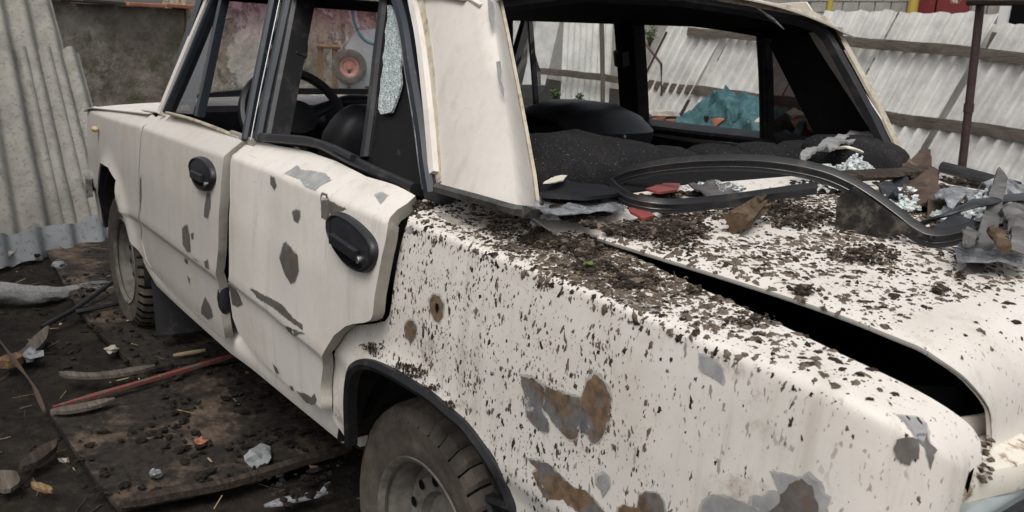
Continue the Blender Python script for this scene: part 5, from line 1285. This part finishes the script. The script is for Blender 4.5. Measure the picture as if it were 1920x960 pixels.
# heavy earth heaps on the fender top, in the channel and over the arch
def heap(u, v, ru, rv, n, rmin=.0018, rmax=.006, surf=S0, tr=trace):
    for _ in range(int(n*1.5)):
        a = random.random()*6.3; q_ = math.sqrt(random.random()); px = (u+ru*q_*math.cos(a), v+rv*q_*math.sin(a))
        c = tr(surf, [px])[0]
        try: p = surf.P(*c); nn = up_n(surf, *c)
        except Exception: continue
        if (p-CAM).length > 3.5: continue
        r = random.uniform(rmin, rmax)*(1.15-.6*q_); clod(spat, p+nn*random.uniform(0, .006), nn, r, .6, random.uniform(1, 1.5), random.choice([0, 0, 0, 1]), .6)
heap(1030, 450, 62, 20, 260); heap(1095, 468, 45, 20, 170); heap(1110, 500, 40, 14, 110); heap(1190, 530, 48, 15, 160); heap(1130, 508, 60, 16, 120, .0012, .0034); heap(960, 440, 50, 14, 70, .0012, .0034)
heap(1300, 548, 16, 8, 20); heap(1410, 605, 45, 10, 70, .0012, .0034); heap(925, 432, 16, 9, 22, .0012, .0034)
heap(762, 690, 24, 10, 60, .0012, .0034); heap(785, 700, 22, 10, 50, .0012, .0034); heap(815, 725, 20, 8, 26, .0012, .0034); heap(845, 758, 18, 8, 22, .0012, .0034); heap(700, 650, 24, 8, 60, .0012, .0034); heap(705, 660, 12, 10, 24, .0012, .0034); heap(793, 388, 20, 8, 60, .0015, .0045); heap(712, 592, 14, 8, 36, .0015, .0045)
heap(740, 332, 40, 8, 90, .0012, .0034); heap(700, 312, 24, 6, 40, .0012, .0034)
tag(spat.build('soil_spatter', [M['clod'], M['clod_pale']], None, sharp=60), 'dark soil crumbs spattered over the cream rear fender', 'soil', kind='stuff')
# lid
ls = MB(); cnt = tries = 0
def lden(a, y):
    f = noise.noise(Vector((a*14, y*14, 7)))*.5+.5; c = noise.noise(Vector((a*4, y*4, 2)))*.5+.5
    d = (.25+.9*f)*lerp(1.15, .55, sst(.12, .48, a))
    if .05 < a < .20 and .26 < y < .50: d *= .28           # wiped patch round the chunk of wood
    if a < .10 and y > .46: d += .5*c
    return d*(.15 if a > .50 else 1)
while cnt < 11000 and tries < 90000:
    tries += 1
    a = random.uniform(-.005, .60); y = random.uniform(-.45, .66)
    if not inside((a, y), l_poly) or random.random() > lden(a, y): continue
    p = SL.P(a, y); n = up_n(SL, a, y); r = random.choice([.0005, .0007, .0010, .0013, .0018, .0025, .0036])*random.uniform(.65, 1.35)
    splat(ls, p, n, r, random.uniform(1, 2.2), random.uniform(.35, .9), random.choice([0, 1, 1])); cnt += 1
def tl(surf, pts): return tlid(pts)
def lheap(u, v, ru, rv, n, rmin=.0018, rmax=.006):
    for _ in range(int(n*1.6)):
        an = random.random()*6.3; q_ = math.sqrt(random.random()); c = tlid([(u+ru*q_*math.cos(an), v+rv*q_*math.sin(an))])[0]
        p = SL.P(*c); nn = Vector((0, 0, 1)); r = random.uniform(rmin, rmax)*(1.15-.6*q_); clod(ls, p+nn*random.uniform(0, .006), nn, r, .6, random.uniform(1, 1.5), random.choice([0, 0, 0, 1]), .6)
lheap(1240, 432, 95, 22, 420); lheap(1270, 458, 50, 14, 110, .0012, .0034); lheap(1500, 412, 70, 22, 200); lheap(1620, 480, 70, 20, 240, .0015, .0045); lheap(1505, 550, 22, 9, 30); lheap(1800, 522, 12, 7, 14); lheap(1760, 548, 14, 7, 12); lheap(1450, 390, 60, 14, 120)
tag(ls.build('soil_spatter', [M['clod'], M['clod_pale']], None, sharp=60), 'dark soil crumbs strewn over the sprung trunk lid', 'soil', kind='stuff')
# deck and shelf: earth, straw, glass crumbs
dk = MB()
for _ in range(3200):
    u = random.uniform(1000, 1900); t = (u-1000)/900; v = random.uniform(lerp(385, 318, min(1, t*1.2)), lerp(440, 372, min(1, t*1.2))); z = 1.018
    p = ZP(u, v, z)
    if p.x > -.06 or p.x < -.37 or p.y > .64 or abs(p.y) > .66: continue
    if noise.noise(Vector((p.x*12, p.y*9, 3))) < -.2: continue
    clod(dk, p-Vector((0, 0, .010 if p.x < -.22 else 0)), Vector((0, 0, 1)), random.uniform(.002, .0075), .65, random.uniform(1, 1.5), random.choice([0, 0, 0, 1]), .6)
tag(dk.build('soil_heap', [M['clod'], M['clod_pale']], None, sharp=60), 'earth heaped along the foot of the missing rear window', 'soil', kind='stuff')
st = MB()
for _ in range(330):
    if random.random() < .4:
        x = random.uniform(-.7, -.1); s = random.uniform(.0, .16)
        if not inside((x, s), Qin): continue
        p = S0.P(x, s)+Vector((0, 0, .004))
    else:
        a = random.uniform(0, .5); y = random.uniform(-.3, .62); p = SL.P(a, y)+Vector((0, 0, .005))
        if not inside((a, y), l_poly): continue
    an = random.random()*6.3; l = random.uniform(.006, .028); d = Vector((math.cos(an), math.sin(an), random.uniform(0, .12)))*l
    st.tube([p, p+d*.5+Vector((0, 0, .002)), p+d], .0005, 4, m=random.choice([0, 1, 1]))
tag(st.build('straw_bits', [M['straw'], M['twig']], None), 'bits of dry straw scattered among the soil on the car', 'straw', kind='stuff')
# crumbs of safety glass
gl = MB()
def glassheap(u, v, ru, rv, n, z, rmin=.003, rmax=.007, hgt=.02):
    for _ in range(n):
        an = random.random()*6.3; q_ = math.sqrt(random.random()); p = ZP(u+ru*q_*math.cos(an), v+rv*q_*math.sin(an), z)
        r = random.uniform(rmin, rmax); p += Vector((0, 0, random.uniform(0, hgt)*(1-q_)))
        gl.box(p, (r*2, r*1.5, r*1.3), Matrix.Rotation(random.random()*6, 3, 'Z') @ Matrix.Rotation(random.random()*3, 3, 'X'), jit=r*.3)
glassheap(1600, 322, 40, 12, 300, 1.03, .002, .005, hgt=.05); glassheap(1545, 326, 28, 8, 80, 1.03, hgt=.03); glassheap(1700, 375, 50, 18, 320, 1.02, .002, .005, hgt=.03); glassheap(1640, 385, 40, 12, 90, 1.02); glassheap(1860, 395, 60, 22, 420, 1.03, .002, .005, hgt=.06); glassheap(1790, 400, 40, 16, 100, 1.02)
glassheap(1050, 398, 50, 12, 170, 1.005, .002, .005, .01); glassheap(1130, 388, 45, 9, 120, 1.01, .002, .005, .01); glassheap(1340, 352, 60, 8, 80, 1.025, .0012, .0034); glassheap(1020, 416, 28, 6, 60, .985, .002, .004, .004); glassheap(1500, 355, 60, 8, 60, 1.02, .0012, .0034)
tag(gl.build('glass_crumbs', M['shard'], None, smooth=False), 'heaps of glittering safety glass crumbs below the rear window', 'glass', kind='stuff')
# crumpled pieces: helper for a creased flat scrap with thickness
def crumple(name, px, z, m, label, cat, th=.004, amp=.012, fr=14, dz=None, plane=None, cell=.014):
    q = [(ZP(u, v, z) if plane is None else PL(u, v, *plane)) for u, v in px]
    c = sum(q, Vector())/len(q); n = Vector((0, 0, 1)) if plane is None else Vector(plane[0]).normalized()
    t = (q[1]-q[0]); t = (t-n*t.dot(n)).normalized(); b = n.cross(t)
    poly = [((p-c).dot(t), (p-c).dot(b)) for p in q]; pts, tri = fill2d(poly, cell); mb = MB()
    vs = [c+t*x+b*y+n*(amp*noise.noise(Vector((x*fr, y*fr, z*7+len(px)))) + amp*.5*noise.noise(Vector((x*fr*2.7, y*fr*2.7, 4)))) for x, y in pts]
    if dz: vs = [p+Vector((0, 0, dz((p-c).dot(t), (p-c).dot(b)))) for p in vs]
    mb.add(vs, tri); return tag(mb.build(name, M[m], None, solid=th, off=0, sharp=35), label, cat)
crumple('film_sheet', [(1005, 366), (1060, 352), (1120, 360), (1170, 378), (1160, 396), (1090, 402), (1030, 405), (1000, 392)], 1.022, 'foil', 'crumpled shiny grey film sheet at the foot of the left rear pillar', 'film', .002, .012, 26)
crumple('black_panel', [(1012, 352), (1060, 345), (1130, 350), (1170, 362), (1100, 372), (1015, 366)], 1.036, 'plastic', 'flat black plastic piece above the crumpled film', 'panel', .006, .003, 8)
crumple('paint_flake', [(1018, 346), (1040, 333), (1064, 329), (1055, 340), (1035, 346)], 1.05, 'paper', 'curled cream flake standing by the left rear pillar', 'flake', .002, .004, 20)
crumple('lens_piece', [(1210, 357), (1245, 345), (1275, 346), (1268, 358), (1235, 364)], 1.03, 'redplastic', 'broken red lens piece inside the rubber loop', 'lens', .004, .003)
crumple('lens_piece', [(1178, 392), (1205, 395), (1228, 405), (1205, 409), (1182, 400)], 1.02, 'redplastic', 'small curved red lens piece under the rubber loop', 'lens', .004, .003)
# window seal pulled off and lying as a loop on the lid
Pa, Pb = Vector((-.078, .38, 1.02)), Vector((-.632, .206, 1.02))
vn = (Pb-Pa).cross(Vector((0, 0, 1))).normalized(); vc = vn.dot(Pa)
def VP(u, v, o=0): return PL(u, v, vn, vc+o)
up_pts = [(1143, 345), (1168, 330), (1200, 321), (1250, 312), (1320, 306), (1400, 305), (1470, 311), (1540, 325), (1590, 345), (1635, 372), (1680, 405), (1712, 430), (1740, 444), (1775, 445), (1830, 432)]
lo_pts = [(1143, 345), (1160, 362), (1190, 377), (1240, 385), (1300, 383), (1380, 374), (1460, 362), (1530, 352)]
seal = empty('rubber_window_seal', (Pa.x, Pa.y, 1.02), 'long black rubber window seal looping over the trunk lid', 'seal'); so = Vector((Pa.x, Pa.y, 1.02))
prof = [(-.013, -.005), (-.004, -.006), (.005, -.003), (.012, -.005), (.0135, .001), (.006, .003), (.003, .006), (-.003, .003), (-.013, .005)]
sg_ = 1 if vn.dot(CAM-Pa) > 0 else -1
for nm, pp, o, kk in (('upper_strand', up_pts, 0, 1.12), ('lower_strand', lo_pts, 0, .9)):
    c = [q-so for q in catmull([(VP(u, v, o) if nm == 'upper_strand' else ZP(u, v, 1.034)) for u, v in pp], 6)]
    mb = MB(); mb.sweep(c, [(y*kk, x*kk) for x, y in prof], vn, ups=[(0, 0, 1)]*len(c)); mb.build(nm, M['rubber'], seal, sharp=40)
    for hz in (.0042*kk, -.0062*kk):
        mb = MB(); mb.tube([q+vn*.0056*kk*sg_+Vector((0, 0, hz)) for q in c], .0007, 5); mb.build('bead', M['moulding'], seal)
# dark flap hanging from the seal
crumple('rubber_flap', [(1569, 372), (1600, 350), (1640, 378), (1690, 414), (1738, 446), (1690, 440), (1620, 456), (1563, 464)], 1.02, 'flapmat', 'dark mud caked flap hanging under the rubber seal', 'flap', .004, .006, 12, plane=(tuple(vn), vc+.012*(1 if vn.dot(CAM-Pa) > 0 else -1)))
# chunk of split wood
wd = MB(); w0 = ZP(1378, 432, 1.015); w1 = ZP(1424, 396, 1.03); ax_ = (w1-w0); L_ = ax_.length; ax_.normalize(); e_ = ax_.cross(Vector((0, 0, 1))).normalized(); h_ = e_.cross(ax_)
def chunk(i, j):
    a = 2*math.pi*j; r_ = .0165*(1+.55*noise.noise(Vector((math.cos(a)*2.6, math.sin(a)*2.6, i*1.2)))+.25*noise.noise(Vector((math.cos(a)*7, math.sin(a)*7, i*.6))))*(1-.3*i)
    ex = .014*noise.noise(Vector((math.cos(a)*5, math.sin(a)*5, 8)))*i
    return w0+ax_*(L_*i*1.05+ex*2)+e_*math.cos(a)*r_*1.15+h_*(math.sin(a)*r_+.012)
wd.grid(chunk, 14, 36, closed_v=True); wd.add([chunk(0, j/36) for j in range(36)], [tuple(range(36))]); wd.add([chunk(1, j/36) for j in range(36)], [tuple(range(36))[::-1]])
for k in range(9):
    a = random.random()*6.3; p = w1+e_*math.cos(a)*.012+h_*(.012+math.sin(a)*.012); wd.tube([p-ax_*.02, p+ax_*random.uniform(.008, .026)+e_*random.uniform(-.006, .010)], [.004, .001], 5)
tag(wd.build('wood_chunk', M['wood_chunk'], None, sharp=40), 'split brown chunk of wood lying on the trunk lid', 'wood')
# rotten board and broken trim at the far end of the deck
def slab(name, pts, w, th, m, label, cat, z, ragged=.5):
    P = [ZP(u, v, z+dz) for u, v, dz in pts]; C = catmull(P, 7); mb = MB(); vs = []; L = len(C)
    for i, p in enumerate(C):
        t = (C[min(i+1, L-1)]-C[max(i-1, 0)]).normalized(); b = t.cross(Vector((0, 0, 1))).normalized(); k_ = 1+ragged*noise.noise(p*22)
        for q_ in range(10):
            a = 2*math.pi*q_/10; r_ = 1+.35*noise.noise(p*30+Vector((math.cos(a), math.sin(a), 0))*2)
            vs.append(p+b*math.cos(a)*w/2*k_*r_+Vector((0, 0, 1))*(math.sin(a)*th/2*r_+th/2))
    mb.add(vs, [(i*10+j, i*10+(j+1) % 10, (i+1)*10+(j+1) % 10, (i+1)*10+j) for i in range(L-1) for j in range(10)]+[tuple(range(10)), tuple((L-1)*10+j for j in range(10))[::-1]])
    return tag(mb.build(name, M[m], None, sharp=35), label, cat)
slab('rotten_board', [(1545, 345, 0), (1600, 340, .01), (1680, 335, .015), (1745, 330, .02)], .055, .022, 'wood_dark', 'rotten dark board lying across the glass crumbs', 'board', 1.03)
crumple('rusty_scrap', [(1690, 312), (1735, 302), (1748, 318), (1770, 342), (1788, 366), (1760, 378), (1742, 352), (1700, 345)], 1.06, 'rustscrap', 'bent rusty scrap of sheet at the end of the rotten board', 'scrap', .004, .03, 16, dz=lambda x, y: -.02+.12*x)
mb = MB(); mb.tube([YP(1765, 313, -.55), YP(1800, 322, -.55), YP(1855, 337, -.55), YP(1910, 352, -.55)], .014, 8); tag(mb.build('rubber_strip', M['rubber'], None), 'straight black rubber strip beyond the right rear pillar', 'strip')
slab('bent_trim', [(1720, 428, .0), (1780, 405, .03), (1840, 385, .05), (1925, 372, .05)], .03, .010, 'plastic', 'dark bent trim strip under the glass at the right edge', 'trim', 1.015, .2)
crumple('broken_panel', [(1790, 470), (1800, 455), (1860, 455), (1930, 470), (1930, 497), (1850, 494), (1795, 488)], 1.02, 'foil', 'flat crumpled shiny panel lying nearest on the lid at right', 'panel', .004, .010, 18)
crumple('broken_panel', [(1815, 462), (1835, 430), (1855, 392), (1875, 400), (1868, 440), (1845, 470)], 1.04, 'laminate', 'grey layered fragment standing on the crumpled panel', 'fragment', .008, .016, 18, dz=lambda x, y: .3*x)
crumple('broken_panel', [(1860, 395), (1900, 375), (1930, 370), (1930, 420), (1890, 425)], 1.05, 'laminate', 'dark grey fragment at the right edge above the crumpled panel', 'fragment', .008, .022, 18)
crumple('broken_panel', [(1730, 430), (1800, 400), (1900, 395), (1925, 410), (1800, 425), (1745, 446)], 1.025, 'plastic', 'black tray shaped fragment holding glass crumbs', 'fragment', .004, .010, 10)
crumple('broken_panel', [(1590, 360), (1660, 345), (1720, 350), (1700, 366), (1640, 372)], 1.028, 'paper', 'cream painted scrap among the glass crumbs', 'scrap', .003, .010, 14)
slab('wood_splinter', [(1862, 445, .02), (1875, 460, .03), (1880, 474, .02)], .02, .018, 'wood_chunk', 'small brown splinter on the shiny panel at right', 'splinter', 1.02)
crumple('grey_cloth', [(1500, 288), (1545, 265), (1600, 250), (1640, 245), (1640, 256), (1590, 268), (1540, 282), (1505, 296)], 1.085, 'fibre', 'grey rag lying on the rear seat corner', 'rag', .006, .014, 14)
slab('pale_splinter', [(1568, 280, .0), (1590, 279, .01), (1616, 288, 0)], .008, .006, 'paper', 'curved pale splinter on the rear seat corner', 'splinter', 1.09, .1)
# more crumpled leftovers heaped at the right-hand end
for i, (px, z, m, lb) in enumerate([
    ([(1750, 372), (1800, 352), (1850, 356), (1840, 378), (1780, 388)], 1.045, 'foil', 'crumpled shiny film behind the black tray fragment'),
    ([(1835, 352), (1880, 340), (1925, 345), (1925, 372), (1870, 374)], 1.06, 'foil', 'crumpled shiny film at the right edge above the fragments'),
    ([(1880, 418), (1905, 405), (1930, 412), (1930, 462), (1895, 458)], 1.05, 'laminate', 'torn grey layered piece at the right edge over the shiny panel'),
    ([(1640, 352), (1690, 338), (1715, 352), (1680, 368)], 1.04, 'plastic', 'small black scrap under the rotten board'),
    ([(1290, 352), (1350, 345), (1400, 350), (1340, 362)], 1.03, 'laminate', 'dark torn scrap inside the rubber loop'),
    ([(1800, 448), (1822, 425), (1838, 440), (1825, 470), (1806, 476)], 1.04, 'laminate', 'grey torn flake left of the standing fragment')]):
    crumple('crumpled_scrap', px, z, m, lb, 'scrap', .003, .026, 20)
# seedling on the fender
sp = trace(S0, [(1104, 508)])[0]; s0_ = S0.P(*sp); sg = empty('seedling', s0_, 'tiny green seedling sprouting in the soil on the fender', 'seedling')
for k in range(4):
    a = k*1.6+.4; d = Vector((math.cos(a), math.sin(a), .5))*.010; b = Vector((-math.sin(a), math.cos(a), 0))*.004; mb = MB(); z_ = Vector((0, 0, .008))
    mb.add([z_, z_+d*.5+b, z_+d, z_+d*.5-b], [(0, 1, 2, 3)]); mb.build('leaf', M['leaf'], sg, smooth=False, solid=.0006)
# rust run and dirt at the lid's lower corner: small leaf litter in the channel
lt = MB()
for _ in range(26):
    u = random.uniform(1835, 1860); v = random.uniform(825, 905); p = YP(u, v, random.uniform(.60, .63)); lt.blob(p, (.0035, .003, .002), .6)
tag(lt.build('leaf_litter', M['clod_pale'], None), 'brown litter caught in the corner below the trunk lid', 'litter', kind='stuff')
